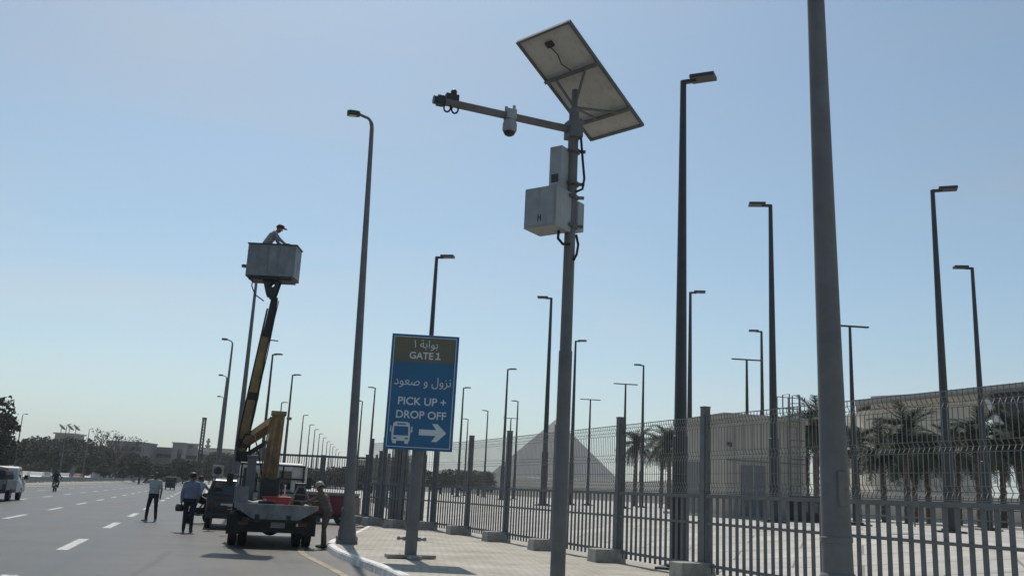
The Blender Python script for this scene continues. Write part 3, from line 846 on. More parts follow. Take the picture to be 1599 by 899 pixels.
b.build('panel_mount', M['fence'], cm)
for v in ((-.28, .25, .06), (.28, .25, .06), (-.1, -.62, .06), (.3, -.62, .06)):
    b = MB(); b.tube([topz, pc + PM @ Vector(v)], .022, 6); b.build('strut', M['fence'], cm)

# ================================================================== BUCKET TRUCK
TO = Vector((-6.04, 25.1, 0)); TRZ = R_(16)
truck = thing('bucket_truck', 'boom lift truck with white cab, grey flat bed and raised steel bucket', 'truck', TO, TRZ)
TM = Matrix.Translation(TO) @ Matrix.Rotation(TRZ, 4, 'Z'); TI = TM.inverted()
def WL(p): return TI @ Vector(p)
def wheel(parent, loc, r=.4, wd=.22, n=22, rim='truckgrey', name='wheel'):
    b = MB(); Y90 = Matrix.Rotation(R_(90), 3, 'Y')
    b.lathe([(r * .58, -wd * .42), (r * .8, -wd * .5), (r * .95, -wd * .46), (r, -wd * .3), (r, wd * .3), (r * .95, wd * .46), (r * .8, wd * .5), (r * .58, wd * .42)], n, (0, 0, 0), Y90)
    o = b.build(name, M['rubber'], parent, auto=40); o.location = loc
    b = MB(); b.lathe([(r * .1, -wd * .44), (r * .6, -wd * .36), (r * .6, wd * .36), (r * .1, wd * .44)], n, (0, 0, 0), Y90)
    b.lathe([(r * .18, -wd * .5), (r * .18, wd * .5)], 10, (0, 0, 0), Y90)
    b.build('rim', M[rim], o, auto=40)
    return o
for x in (-.98, -.72, .66, .92): wheel(truck, (x, 0, .42), .42, .22)
for x in (-.95, .9): wheel(truck, (x, 4.1, .42), .42, .24)
b = MB()
for sx in (-.42, .36): b.box((sx, 2.1, .72), (.12, 6.0, .2))
b.box((-.03, 0, .5), (1.3, .16, .16)); b.ball((-.03, 0, .46), (.24, .22, .2), 14, 8); b.box((-.03, -.72, .68), (1.5, .1, .1))
b.box((-.75, 1.3, .62), (.5, 1.0, .42)); b.box((.7, 1.3, .62), (.5, 1.0, .42))
b.build('chassis', M['black'], truck)
b = MB(); b.box((.02, 1.12, 1.0), (2.06, 3.9, .09)); b.build('bed', M['truckgrey'], truck, bevel=.01)
b = MB(); b.prism([(-1.0, 1.08), (1.1, 1.08), (1.1, .98), (.62, .7), (-.52, .7), (-1.0, .98)], -.9, -.845, 'y'); b.build('tailboard', M['truckgrey'], truck, bevel=.01)
b = MB(); b.box((-.02, -.7, .52), (1.9, .04, .3)); b.build('mud_guard', M['rubber'], truck)
for x in (-.98, .93):
    b = MB(); b.box((x, -.55, .55), (.34, .02, .5)); b.build('mud_flap', M['rubber'], truck)
b = MB(); b.box((.12, -.735, .57), (.36, .02, .16)); b.build('number_plate', M['truckgrey'], truck)
for x in (-.75, .72):
    b = MB(); b.box((x, -.74, .58), (.26, .04, .1)); b.build('tail_light', M['lens_red'], truck, bevel=.01)
b = MB(); b.box((.6, -.765, .58), (.05, .01, .07)); b.build('reflector', M['lens_white'], truck)
# side locker, tank column, headboard
b = MB(); b.box((-.86, -.35, 1.27), (.36, .5, .44)); b.build('side_locker', M['truckgrey'], truck, bevel=.01)
b = MB(); b.box((-.98, -.62, 1.3), (.05, .08, .5)); b.build('corner_stanchion', M['truckgrey'], truck)
b = MB(); b.box((-.66, .9, 1.66), (.24, .24, 1.22)); b.box((-.66, .9, 2.3), (.3, .3, .08)); b.build('hydraulic_tank', M['fence'], truck, bevel=.02)
b = MB()
for x in (-.9, -.3, .3, .9): b.box((x, 2.85, 1.6), (.05, .05, 1.1))
for z in (1.35, 1.75, 2.13): b.box((0, 2.85, z), (1.9, .045, .05))
b.build('headboard_rack', M['black'], truck)
# cab
cabp = [(3.15, .55), (3.1, 2.0), (3.2, 2.2), (4.4, 2.25), (4.75, 2.1), (5.1, 1.4), (5.25, 1.2), (5.25, .55)]
b = MB(); b.prism(cabp, -1, 1, 'x', xs=lambda y, z: 1.0 if z < 1.5 else .93); cabo = b.build('cab', M['white'], truck, bevel=.05)
b = MB(); b.prism([(-.86, 1.35), (-.42, 1.35), (-.42, 1.85), (-.55, 2.02), (-.83, 2.02)], 3.085, 3.098, 'y'); b.build('rear_window', M['glass'], cabo)
b = MB(); b.prism([(.2, 1.45), (.8, 1.45), (.78, 1.98), (.2, 1.98)], 3.085, 3.098, 'y'); b.build('rear_window', M['glass'], cabo)
for sx in (-1, 1):
    b = MB(); b.prism([(3.5, 1.35), (4.75, 1.35), (4.4, 2.0), (3.5, 2.0)], sx * .975, sx * .985, 'x'); b.build('side_window', M['glass'], cabo)
    b = MB(); b.box((sx * 1.2, 4.75, 1.65), (.2, .06, .36)); b.tube([(sx * .95, 4.75, 1.8), (sx * 1.2, 4.75, 1.8)], .015, 6); b.build('mirror', M['black'], cabo)
b = MB(); b.box((.78, 2.98, 1.72), (.46, .16, .82)); b.build('storage_box', M['white'], truck, bevel=.06)
# turret and boom (world points, brought into the truck's frame)
def wbar(name, a, bb, w0, w1, m, roll=0, h0=None, h1=None, bev=.01):
    a = WL(a); bb = WL(bb); t = (bb - a).normalized()
    sx = Vector((1, 0, 0)); sx = (sx - t * sx.dot(t)).normalized(); sy = t.cross(sx)
    vs = []
    for p, k, h in ((a, w0, h0 or w0), (bb, w1, h1 or w1)):
        for q in ((-1, -1), (1, -1), (1, 1), (-1, 1)): vs.append(p + sx * q[0] * k / 2 + sy * q[1] * h / 2)
    mb = MB(); mb.add(vs, [(3, 2, 1, 0), (4, 5, 6, 7), (0, 1, 5, 4), (1, 2, 6, 5), (2, 3, 7, 6), (3, 0, 4, 7)])
    return mb.build(name, m, truck, bevel=bev)
cb = Vector((-6.56, 26.5, 1.05))
l = WL(cb)
b = MB(); b.lathe([(.42, 1.05), (.42, 1.16), (.3, 1.18), (.3, 1.62), (.34, 1.64), (.34, 1.72)], 20, (l.x, l.y, 0)); b.box((l.x, l.y - .05, 1.5), (.5, .55, .42)); b.build('turret', M['black'], truck, auto=35)
col_ = wbar('boom_column', (-6.6, 26.5, 1.6), (-6.5, 26.5, 3.58), .46, .35, M['tan'], h0=.4, h1=.32)
b = MB(); a_ = WL((-6.6, 26.5, 0)); 
for dx in (-.2, .0, .2):
    q0 = WL((-6.6 + dx, 26.27, 1.75)); q1 = WL((-6.5 + dx * .85, 26.3, 3.45))
    b.tube([q0, q1], .022 if dx else .05, 6)
b.build('column_rib', M['tan'], col_)
q = WL((-6.5, 26.5, 3.56)); b = MB(); b.box(q, (.42, .4, .12)); b.box(q + Vector((.3, 0, -.12)), (.14, .08, .08)); b.build('pivot_cap', M['tan'], col_, bevel=.01)
wbar('lower_arm', (-6.62, 26.5, 3.3), (-7.46, 26.85, 2.74), .26, .24, M['tan'], h0=.3, h1=.26)
wbar('arm_cylinder', (-6.75, 26.48, 2.75), (-7.3, 26.8, 2.42), .08, .1, M['black'])
b = MB(); q = WL((-7.52, 26.9, 2.52)); 
b.box(q + Vector((-.17, 0, .05)), (.05, .42, .78)); b.box(q + Vector((.17, 0, .0)), (.05, .42, .7)); b.box(q + Vector((0, .1, -.2)), (.34, .2, .3)); b.box(q + Vector((0, -.02, .2)), (.3, .25, .3)); b.build('elbow', M['black'], truck, bevel=.01)
e0 = Vector((-7.58, 26.95, 2.5)); e1 = Vector((-6.9, 26.1, 6.75))
def ep(t): return e0.lerp(e1, t)
ub = wbar('upper_boom', ep(0), ep(.76), .29, .24, M['tan'], h0=.27, h1=.24)
wbar('boom_extension', ep(.74), ep(1.0) + Vector((.03, 0, .12)), .21, .19, M['black'], h0=.2, h1=.18)
wbar('boom_collar', ep(.34), ep(.39), .32, .31, M['black'], h0=.3, h1=.29)
wbar('cable_track', ep(.02) + Vector((-.17, -.02, 0)), ep(.95) + Vector((-.12, -.02, 0)), .06, .05, M['black'])
b = MB(); q = WL(ep(.74)); b.box(q + Vector((.24, 0, 0)), (.26, .03, .03)); b.build('boom_hook', M['black'], truck)
BC = Vector((-6.97, 26.0, 7.36)); q = WL(BC); TR = Matrix.Rotation(-TRZ, 3, 'Z')
# bracket with round holes
b = MB()
for yy in (-.14, .14):
    ring = []
    o_ = [(-.24, .0), (.26, .0), (.13, -.56), (-.07, -.56)]
    def outer(t):
        # point on the quad outline by angle about (0.02,-.2)
        return t
    vs = []; N = 24; c = Vector((.05, 0, -.18)); rr_ = .075
    for k in range(N):
        a = 2 * math.pi * k / N
        d = Vector((math.cos(a), 0, math.sin(a)))
        best = 9
        for i in range(4):
            p0 = Vector((o_[i][0], 0, o_[i][1])); p1 = Vector((o_[(i + 1) % 4][0], 0, o_[(i + 1) % 4][1]))
            e = p1 - p0; den = d.x * (-e.z) + e.x * d.z
            if abs(den) < 1e-9: continue
            w_ = p0 - c
            t = (w_.x * (-e.z) + e.x * w_.z) / den; u = (d.x * w_.z - d.z * w_.x) / den
            if t > 0 and -1e-6 <= u <= 1 + 1e-6: best = min(best, t)
        vs.append(q + TR @ (c + d * rr_ + Vector((0, yy, 0)))); vs.append(q + TR @ (c + d * best + Vector((0, yy, 0))))
    b.add(vs, [(2 * k, 2 * k + 1, (2 * k + 3) % (2 * N), (2 * k + 2) % (2 * N)) for k in range(N)])
bo_ = b.build('bucket_bracket', M['black'], truck)
so = bo_.modifiers.new('solid', 'SOLIDIFY'); so.thickness = .03
b = MB(); W_, H_, D_, tk = 1.38, .96, .7, .02
def bb_(c, sz): b.box(q + TR @ Vector(c), sz, TR)
bb_((0, 0, .02), (W_, D_, .03))
for sy in (-1, 1): bb_((0, sy * (D_ / 2 - tk / 2), H_ / 2), (W_, tk, H_))
for sx in (-1, 1): bb_((sx * (W_ / 2 - tk / 2), 0, H_ / 2), (tk, D_ - 2 * tk - .001, H_))
bk = b.build('bucket', M['bucket'], truck)
for xx in (-.12, .2):
    b = MB(); bb_((xx, -D_ / 2 - .012, H_ / 2), (.03, .024, H_ - .06)); b.build('bucket_stiffener', M['bucket'], bk)
for sx in (-1, 1):
    b = MB(); bb_((sx * (W_ / 2 - .02), -D_ / 2 - .009, H_ / 2), (.045, .018, H_ - .04)); b.build('bucket_stiffener', M['bucket'], bk)
b = MB()
for sy in (-1, 1): bb_((0, sy * D_ / 2, H_ + .015), (W_ + .06, .06, .03))
for sx in (-1, 1): bb_((sx * W_ / 2, 0, H_ + .0151), (.06, D_ - .06, .03))
b.build('bucket_rim', M['black'], bk)
b = MB(); bb_((0, 0, -.03), (W_ * .9, D_ * .8, .07)); bb_((0, 0, -.02), (.5, D_ + .02, .05)); b.build('bucket_floor_frame', M['black'], bk)
b = MB(); b.tube([q + TR @ Vector(v) for v in ((-.5, -.2, 0), (-.52, -.2, -.25), (-.4, -.2, -.5), (-.15, -.1, -.66))], .018, 6); b.build('hose', M['rubber'], truck, smooth=True)
for dx, sg_ in ((.17, 1), (.2, -1)):
    b = MB(); b.tube([WL(ep(k / 8) + Vector((dx * .9, -.12 + .03 * math.sin(k * 2.1 * sg_), .0))) for k in range(9)], .016, 6); b.build('hose', M['rubber'], truck, smooth=True)
b = MB(); b.tube([WL(v) for v in ((-6.7, 26.3, 1.6), (-6.85, 26.2, 2.3), (-7.1, 26.4, 2.9), (-7.45, 26.7, 2.95), (-7.6, 26.75, 2.6))], .02, 6); b.build('hose', M['rubber'], truck, smooth=True)
for sx in (-1, 1):
    b = MB(); b.box((sx * .98, 2.3, .72), (.14, .16, .62)); b.box((sx * .98, 2.3, .36), (.09, .1, .3)); b.box((sx * .98, 2.3, .2), (.24, .24, .03)); b.build('outrigger', M['black'], truck)
b = MB(); b.lathe([(.06, 2.24), (.06, 2.36), (.03, 2.4)], 10, (0, 3.6, 0)); b.build('beacon', M['lens_red'], truck, auto=40)
for k, (x, y, r) in enumerate(((-.35, .5, .24), (.35, 1.3, .28), (-.2, -.45, .2))):
    t = thing('cable_coil', ('black cable coil lying before the turret on the truck bed', 'wide black cable coil lying behind the red crate', 'small cable coil lying at the tail of the truck bed')[k], 'cable', TM @ Vector((x, y, 1.046)), TRZ)
    b = MB()
    b.tube([(math.cos(a * .5) * (r + .02 * math.sin(a * 3.1)), math.sin(a * .5) * (r + .02 * math.cos(a * 2.3)), .02 + .0011 * a * 1.2) for a in range(0, 64)], .017, 6); b.build('loops', M['rubber'], t, smooth=True)
    b = MB(); b.tube([(r, 0, .02), (r + .15, -.05, .02), (r + .25, .04, .02)], .016, 6); b.build('loose_end', M['rubber'], t, smooth=True)
# load on the bed
tb = TM @ Vector((.1, .2, 1.046))
t = thing('tool_crate', 'red plastic tool crate lying on the truck bed', 'crate', tb, TRZ)
b = MB(); b.box((0, 0, .01), (.8, .5, .02))
for sy in (-1, 1): b.box((0, sy * .24, .1), (.8, .02, .2))
for sx in (-1, 1): b.box((sx * .39, 0, .1), (.02, .459, .2))
b.build('shell', M['red'], t)
b = MB(); b.box((0, 0, .205), (.84, .54, .025)); b.box((.1, 0, .225), (.3, .08, .03)); b.build('lid', M['red'], t, bevel=.008)
t = thing('step_ladder', 'small grey step ladder standing on the truck bed', 'ladder', TM @ Vector((.66, -.15, 1.046)), TRZ)
for sx in (-1, 1):
    for sy in (-1, 1):
        b = MB(); b.tube([(sx * .3, sy * .16, 0), (sx * .08, 0, .5)], .022, 6); b.build('leg', M['truckgrey'], t)
for k, z in enumerate((.14, .3)):
    b = MB(); b.box((0, -.12 + k * .05, z), (.48 - k * .14, .05, .02)); b.build('tread', M['truckgrey'], t)
b = MB(); b.box((0, 0, .51), (.22, .12, .03)); b.build('top_step', M['truckgrey'], t)
t = thing('tool_bag', 'crumpled white sack beside the red crate on the truck bed', 'sack', TM @ Vector((-.45, -.25, 1.046)), TRZ)
b = MB(); b.ball((0, 0, .045), (.3, .16, .055), 14, 8)
b.v = [(x + .03 * math.sin(9 * y + 5 * x), y, max(0, z + .02 * math.sin(17 * x + 11 * y))) for x, y, z in b.v]; b.build('body', cloth('sack', (.5, .5, .47)), t, smooth=True)
b = MB(); b.lathe([(.03, .0), (.05, .05), (.02, .09)], 8, (.2, .02, .07)); b.build('knot', cloth('sack2', (.45, .45, .42)), t)
t = thing('traffic_cone', 'slim white topped marker tube standing in the red crate', 'marker', TM @ Vector((.28, .52, 1.046)), TRZ)
b = MB(); b.lathe([(.07, 0), (.07, .02), (.022, .03), (.02, .5)], 10); b.build('tube', M['white'], t, auto=40)
b = MB(); b.ball((0, 0, .51), .026, 8, 5); b.build('cap', M['white'], t, smooth=True)
t = thing('tool_box', 'upright black tool box on the truck bed near the worker', 'tool box', TM @ Vector((.68, .55, 1.046)), TRZ)
b = MB(); b.box((0, 0, .3), (.3, .2, .6)); b.build('shell', M['black'], t, bevel=.02)
b = MB(); b.tube([(-.08, 0, .6), (-.08, 0, .68), (.08, 0, .68), (.08, 0, .6)], .014, 6); b.build('handle', M['black'], t)

# ================================================================== PEOPLE
def person(label, loc, rz, J=None, shirt=None, trousers=None, shoes=None, skin=None, hat=None, hatmat=None, long_sleeve=False, h=1.72, cat='person', name='person'):
    P = {'pelvis': (0, 0, .93), 'waist': (0, .0, 1.1), 'chest': (0, .0, 1.3), 'neck': (0, .0, 1.45), 'head': (0, .015, 1.6),
         'shL': (-.18, 0, 1.41), 'shR': (.18, 0, 1.41), 'elL': (-.24, -.02, 1.13), 'elR': (.24, -.02, 1.13), 'wrL': (-.25, .05, .88), 'wrR': (.25, .05, .88),
         'hiL': (-.09, 0, .9), 'hiR': (.09, 0, .9), 'knL': (-.1, .02, .49), 'knR': (.1, .02, .49), 'anL': (-.1, 0, .08), 'anR': (.1, 0, .08),
         'toL': (-.12, .17, .035), 'toR': (.12, .17, .035)}
    if J: P.update(J)
    P = {k: Vector(v) for k, v in P.items()}
    segs = []   # a, b, ra, rb, material
    SH, TR_, SK, SO = 0, 1, 2, 3
    ax = (P['shR'] - P['shL']).normalized(); hx = (P['hiR'] - P['hiL']).normalized()
    def lat(c, w, r, m): segs.append((c - ax * w, c + ax * w, r, r, m))
    lat(P['chest'], .1, .122, SH); lat(P['waist'], .075, .115, SH); lat(P['chest'] * .5 + P['waist'] * .5, .09, .118, SH)
    segs.append((P['shL'] * .88 + P['shR'] * .12, P['shR'] * .88 + P['shL'] * .12, .075, .075, SH))
    segs.append((P['chest'], P['neck'], .1, .06, SH))
    lat(P['waist'] * .55 + P['pelvis'] * .45, .08, .12, SH)
    segs.append((P['pelvis'] - hx * .08, P['pelvis'] + hx * .08, .122, .122, TR_))
    hd = (P['head'] - P['neck']).normalized()
    segs.append((P['neck'] - hd * .02, P['head'] - hd * .05, .056, .056, SK))
    fwd = J.get('face') if J and 'face' in J else Vector((0, 1, 0)); fwd = Vector(fwd).normalized()
    segs.append((P['head'] + hd * .035 - fwd * .015, P['head'] - hd * .0 + fwd * .005, .092, .086, SK))
    segs.append((P['head'], P['head'] - hd * .075 + fwd * .045, .07, .048, SK))
    segs.append((P['head'] - hd * .0 + fwd * .09, P['head'] - hd * .03 + fwd * .108, .013, .018, SK))
    sd_ = fwd.cross(hd).normalized()
    for s_ in (-1, 1): segs.append((P['head'] + sd_ * .088 * s_, P['head'] + sd_ * .09 * s_ - hd * .035, .02, .015, SK))
    for s_ in 'LR':
        sh, el, wr = P['sh' + s_], P['el' + s_], P['wr' + s_]
        if long_sleeve: segs += [(sh, el, .062, .05, SH), (el, wr, .05, .038, SH)]
        else: segs += [(sh, sh.lerp(el, .75), .064, .06, SH), (sh.lerp(el, .7), el, .046, .042, SK), (el, wr, .042, .03, SK)]
        hv = (wr - el).normalized()
        tip = J.get('hand' + s_) if J and 'hand' + s_ in J else None
        hd2 = (Vector(tip) - wr).normalized() if tip else (hv + Vector((0, .25, 0))).normalized()
        sp_ = hd2.cross(Vector((1, 0, 0)) if abs(hd2.x) < .8 else Vector((0, 0, 1))).normalized()
        pm_ = wr + hd2 * .075
        segs.append((wr + sp_ * .012, pm_ + sp_ * .022, .025, .022, SK)); segs.append((wr - sp_ * .012, pm_ - sp_ * .022, .025, .022, SK))
        cu = hd2.cross(sp_)
        for k, L in enumerate((.07, .08, .075, .06)):
            o_ = sp_ * (-.036 + .024 * k)
            kn = pm_ + o_ + hd2 * L * .55 + cu * .004
            segs += [(pm_ + o_, kn, .0115, .011, SK), (kn, kn + (hd2 + cu * .7).normalized() * L * .5, .011, .010, SK)]
        th = wr + hd2 * .02 + sp_ * .03
        segs += [(th, th + (hd2 + sp_).normalized() * .045, .014, .013, SK), (th + (hd2 + sp_).normalized() * .045, th + (hd2 + sp_).normalized() * .045 + hd2 * .035, .013, .011, SK)]
        hi, kn, an, to = P['hi' + s_], P['kn' + s_], P['an' + s_], P['to' + s_]
        segs += [(hi, kn, .092, .064, TR_), (kn, kn.lerp(an, .35), .062, .062, TR_), (kn.lerp(an, .35), an + (kn - an) * .05, .062, .052, TR_)]
        fd = (to - an); fd.z = 0; fd = fd.normalized() if fd.length > .01 else Vector((0, 1, 0))
        segs += [(an - fd * .05 - Vector((0, 0, .035)), an - Vector((0, 0, .02)), .042, .046, SO), (an - Vector((0, 0, .03)), to, .046, .034, SO)]
    b = MB()
    for a, c, ra, rb, m in segs:
        v = c - a; n = max(2, int(v.length / .05))
        d = v.normalized() if v.length > 1e-6 else Vector((0, 0, 1))
        pts = [a - d * ra * .95, a - d * ra * .6] + [a + v * k / n for k in range(n + 1)] + [c + d * rb * .6, c + d * rb * .95]
        rd_ = [ra * .3, ra * .8] + [ra + (rb - ra) * k / n for k in range(n + 1)] + [rb * .8, rb * .3]
        b.tube(pts, rd_, 10)
    me = b.mesh('body')
    o = bpy.data.objects.new('tmp', me); COL.objects.link(o)
    r = o.modifiers.new('r', 'REMESH'); r.mode = 'VOXEL'; r.voxel_size = .014
    sm = o.modifiers.new('s', 'SMOOTH'); sm.factor = .5; sm.iterations = 3
    bpy.context.view_layer.update()
    me2 = bpy.data.meshes.new_from_object(o.evaluated_get(bpy.context.evaluated_depsgraph_get()))
    bpy.data.objects.remove(o)
    me2.name = 'body'
    for m in (shirt, trousers, skin or M['skin'], shoes or M['black']): me2.materials.append(m)
    S2 = [(a, (c - a), (c - a).length_squared, ra, rb, m) for a, c, ra, rb, m in segs]
    mi = []
    for p in me2.polygons:
        c = p.center; bd = 9; bm_ = 0
        for a, v, l2, ra, rb, m in S2:
            t = max(0, min(1, (c - a).dot(v) / l2)) if l2 > 1e-9 else 0
            dd = (c - a - v * t).length - (ra + (rb - ra) * t)
            if dd < bd: bd = dd; bm_ = m
        mi.append(bm_)
    me2.polygons.foreach_set('material_index', mi)
    me2.polygons.foreach_set('use_smooth', [True] * len(mi))
    root = thing(name, label, cat, loc, rz); k = h / 1.72; root.scale = (k, k, k)
    link('body', me2, root)
    # hair
    Zq = hd.to_track_quat('Z', 'Y').to_matrix()
    b = MB(); hc = P['head'] + hd * .03 - fwd * .018
    b.ball(hc, .104, 14, 9)
    nv = []
    for v in b.v:
        q_ = Vector(v) - hc
        if q_.dot(fwd) > .03 and q_.dot(hd) < .045: q_ = q_ * .78
        if q_.dot(hd) < -.05: q_ = q_ * .8
        nv.append(tuple(hc + q_))
    b.v = nv; b.build('hair', M['hair'], root, smooth=True)
    if hat:
        b = MB(); c = P['head'] + hd * .06 - fwd * .01
        Mh = Matrix((sd_, fwd, hd)).transposed()
        if hat == 'helmet':
            b.lathe([(.125, -.03), (.122, .02), (.1, .075), (.06, .105), (.01, .115)], 18, c, Mh); b.lathe([(.15, -.035), (.15, -.022), (.118, -.012)], 18, c + fwd * .012, Mh)
        else:
            b.lathe([(.112, -.02), (.112, .03), (.09, .065), (.03, .078)], 18, c, Mh); b.prism([(-.08, .09), (.08, .09), (.06, .2), (-.06, .2)], -.012, .004, 'z')
            nn = 8
            for i in range(len(b.v) - nn, len(b.v)): b.v[i] = tuple(c + Mh @ Vector(b.v[i]))
        b.build('cap' if hat == 'cap' else 'helmet', hatmat, root, auto=50)
    return root
tr_dark = cloth('trousers_dark', (.035, .036, .04)); tr_navy = cloth('trousers_navy', (.03, .035, .05))
pA = person('man in pale grey shirt holding a phone to his ear on the road', G(235, 813.5), R_(172),
       {'hiL': (-.1, 0, .9), 'hiR': (.1, 0, .9), 'knL': (-.15, .03, .48), 'knR': (.16, .03, .48), 'anL': (-.17, 0, .08), 'anR': (.18, .03, .08), 'toL': (-.22, .16, .035), 'toR': (.24, .18, .035),
        'elR': (.42, .06, 1.36), 'wrR': (.22, .1, 1.56), 'handR': (.12, .1, 1.62), 'elL': (-.27, .0, 1.14), 'wrL': (-.3, .08, .9)},
       cloth('grey_shirt', (.44, .44, .44)), tr_dark, M['concrete'], h=1.78)
ph_ = thing('mobile_phone', 'black mobile phone held to the ear of the man in grey', 'phone', (0, 0, 0))
wm_ = Matrix.Translation(pA.location) @ Matrix.Rotation(R_(165), 4, 'Z')
ph_.location = wm_ @ Vector((.125, .09, 1.66)); ph_.rotation_euler = (0, R_(20), R_(165))
b = MB(); b.box((0, 0, 0), (.012, .075, .15)); b.build('case', M['black'], ph_, bevel=.005)
b = MB(); b.box((-.0075, 0, 0), (.002, .066, .138)); b.build('screen', M['glass'], ph_)
pB = person('man in long blue shirt and dark trousers standing on the road, back turned', G(291, 830.5), R_(8),
       {'elL': (-.25, -.03, 1.12), 'wrL': (-.24, -.02, .86), 'elR': (.25, .0, 1.13), 'wrR': (.2, .12, .95), 'anL': (-.1, 0, .08), 'anR': (.11, 0, .08)},
       cloth('blue_shirt', (.22, .25, .33)), tr_navy, M['black'], hat='cap', hatmat=M['black'], long_sleeve=True, h=1.8)
bgp = pB.location + Vector((-.33, 0, 0))
t = thing('helmet', 'dark crash helmet hanging from the hand of the man in blue', 'helmet', pB.location + Vector((-.31, .02, .74)))
b = MB(); b.lathe([(.11, -.12), (.13, -.05), (.13, .02), (.1, .09), (.02, .12)], 16); b.build('shell', M['black'], t, auto=60)
b = MB(); b.box((0, -.115, -.02), (.17, .04, .08)); b.build('visor', M['glass'], t, bevel=.015)
# kneeling-on-the-bed worker standing at the truck's side
pw = Vector((-4.66, 25.2, 0))
person('worker in khaki overalls and pale helmet leaning over the truck bed', pw, R_(78),
       {'pelvis': (0, -.04, .93), 'waist': (0, .02, 1.1), 'chest': (0, .1, 1.28), 'neck': (0, .17, 1.42), 'head': (0, .23, 1.55), 'face': (0, .9, -.4), 'shL': (-.18, .14, 1.38), 'shR': (.18, .14, 1.38),
        'elL': (-.24, .34, 1.2), 'elR': (.24, .3, 1.18), 'wrL': (-.2, .52, 1.16), 'wrR': (.18, .5, 1.14), 'handL': (-.15, .7, 1.12), 'handR': (.14, .7, 1.12),
        'hiL': (-.1, -.04, .9), 'hiR': (.1, -.04, .9), 'anL': (-.12, -.1, .08), 'anR': (.12, .06, .08), 'knL': (-.11, -.03, .49), 'knR': (.11, .06, .49), 'toL': (-.13, .08, .035), 'toR': (.13, .24, .035)},
       cloth('khaki', (.125, .11, .09)), cloth('khaki_trousers', (.105, .092, .078)), M['black'], hat='helmet', hatmat=mat('helmet_grey', (.28, .26, .23), .5), long_sleeve=True, h=1.72)
person('worker in white and navy shirt with red cap up in the bucket', (-7.28, 26.02, 7.395), R_(-78),
       {'pelvis': (0, -.02, .93), 'waist': (0, .05, 1.1), 'chest': (0, .16, 1.27), 'neck': (0, .26, 1.4), 'head': (0, .34, 1.53), 'face': (0, .95, -.25), 'shL': (-.18, .22, 1.36), 'shR': (.18, .22, 1.36),
        'elL': (-.25, .34, 1.16), 'elR': (.25, .38, 1.16), 'wrL': (-.2, .55, 1.04), 'wrR': (.22, .56, 1.03), 'handL': (-.18, .75, 1.02), 'handR': (.2, .75, 1.02)},
       cloth('check_shirt', (.3, .3, .34)), tr_navy, M['black'], hat='cap', hatmat=cloth('red_cap', (.16, .03, .035)), long_sleeve=True, h=1.72)

# ================================================================== VEHICLES
def motorbike(label, loc, rz):
    t = thing('motorbike', label, 'motorbike', loc, rz)
    for y in (-.62, .62):
        o = wheel(t, (0, y, .29), .29, .09, 18, 'chrome')
    b = MB(); b.tube([(0, -.55, .32), (0, -.2, .45), (0, .1, .6), (0, .45, .85)], .03, 6); b.tube([(0, .45, .85), (0, .2, .35), (0, -.2, .33)], .025, 6); b.box((0, 0, .42), (.22, .3, .3)); b.build('frame', M['black'], t)
    for sx in (-1, 1):
        b = MB(); b.tube([(sx * .07, .62, .29), (sx * .07, .42, .95)], .022, 6); b.build('fork', M['chrome'], t)
        b = MB(); b.tube([(sx * .02, .42, .98), (sx * .3, .36, 1.04), (sx * .38, .28, 1.02)], .015, 6); b.build('handlebar', M['black'], t)
        b = MB(); b.tube([(sx * .28, .38, 1.04), (sx * .34, .42, 1.18)], .008, 5); b.ball((sx * .36, .42, 1.22), (.07, .015, .045), 10, 6); b.build('mirror', M['black'], t)
    b = MB(); b.ball((0, .18, .82), (.13, .28, .13), 14, 8); b.build('tank', M['darkred'], t, smooth=True)
    b = MB(); b.box((0, -.3, .8), (.24, .7, .1)); b.build('seat', M['rubber'], t, bevel=.04)
    b = MB(); b.tube([(.14, .1, .3), (.16, -.3, .3), (.17, -.75, .38)], [.025, .035, .04], 8); b.build('exhaust', M['chrome'], t, auto=40)
    b = MB(); b.box((0, -.78, .66), (.16, .06, .1)); b.build('tail_light', M['lens_red'], t)
    b = MB(); b.box((0, -.8, .5), (.2, .02, .14)); b.build('number_plate', M['white'], t)
    b = MB(); b.ball((0, .5, .92), (.09, .07, .09), 10, 6); b.build('headlight', M['lens_white'], t, smooth=True)
    return t
RID = {'pelvis': (0, -.25, .98), 'waist': (0, -.22, 1.14), 'chest': (0, -.16, 1.33), 'neck': (0, -.12, 1.48), 'head': (0, -.09, 1.62), 'shL': (-.18, -.14, 1.44), 'shR': (.18, -.14, 1.44),
       'elL': (-.3, .05, 1.22), 'elR': (.3, .05, 1.22), 'wrL': (-.36, .26, 1.08), 'wrR': (.36, .26, 1.08), 'handL': (-.36, .4, 1.06), 'handR': (.36, .4, 1.06),
       'hiL': (-.1, -.23, .95), 'hiR': (.1, -.23, .95), 'knL': (-.22, .15, .78), 'knR': (.22, .15, .78), 'anL': (-.2, -.08, .4), 'anR': (.2, -.08, .4), 'toL': (-.21, .1, .36), 'toR': (.21, .1, .36)}
mp_ = G(308, 816)
motorbike('dark motorbike waiting beside the man in blue', mp_, R_(-14))
person('rider in pale blue shirt sitting on the waiting motorbike', mp_, R_(-14), RID, cloth('pale_shirt', (.38, .42, .5)), tr_dark, h=1.72)
mp2 = G(85, 767)
motorbike('motorbike riding away down the middle of the road', mp2, ROADANG)
person('rider in dark clothes on the motorbike moving down the road', mp2, ROADANG, RID, cloth('dark_shirt', (.04, .04, .045)), tr_dark, h=1.75)

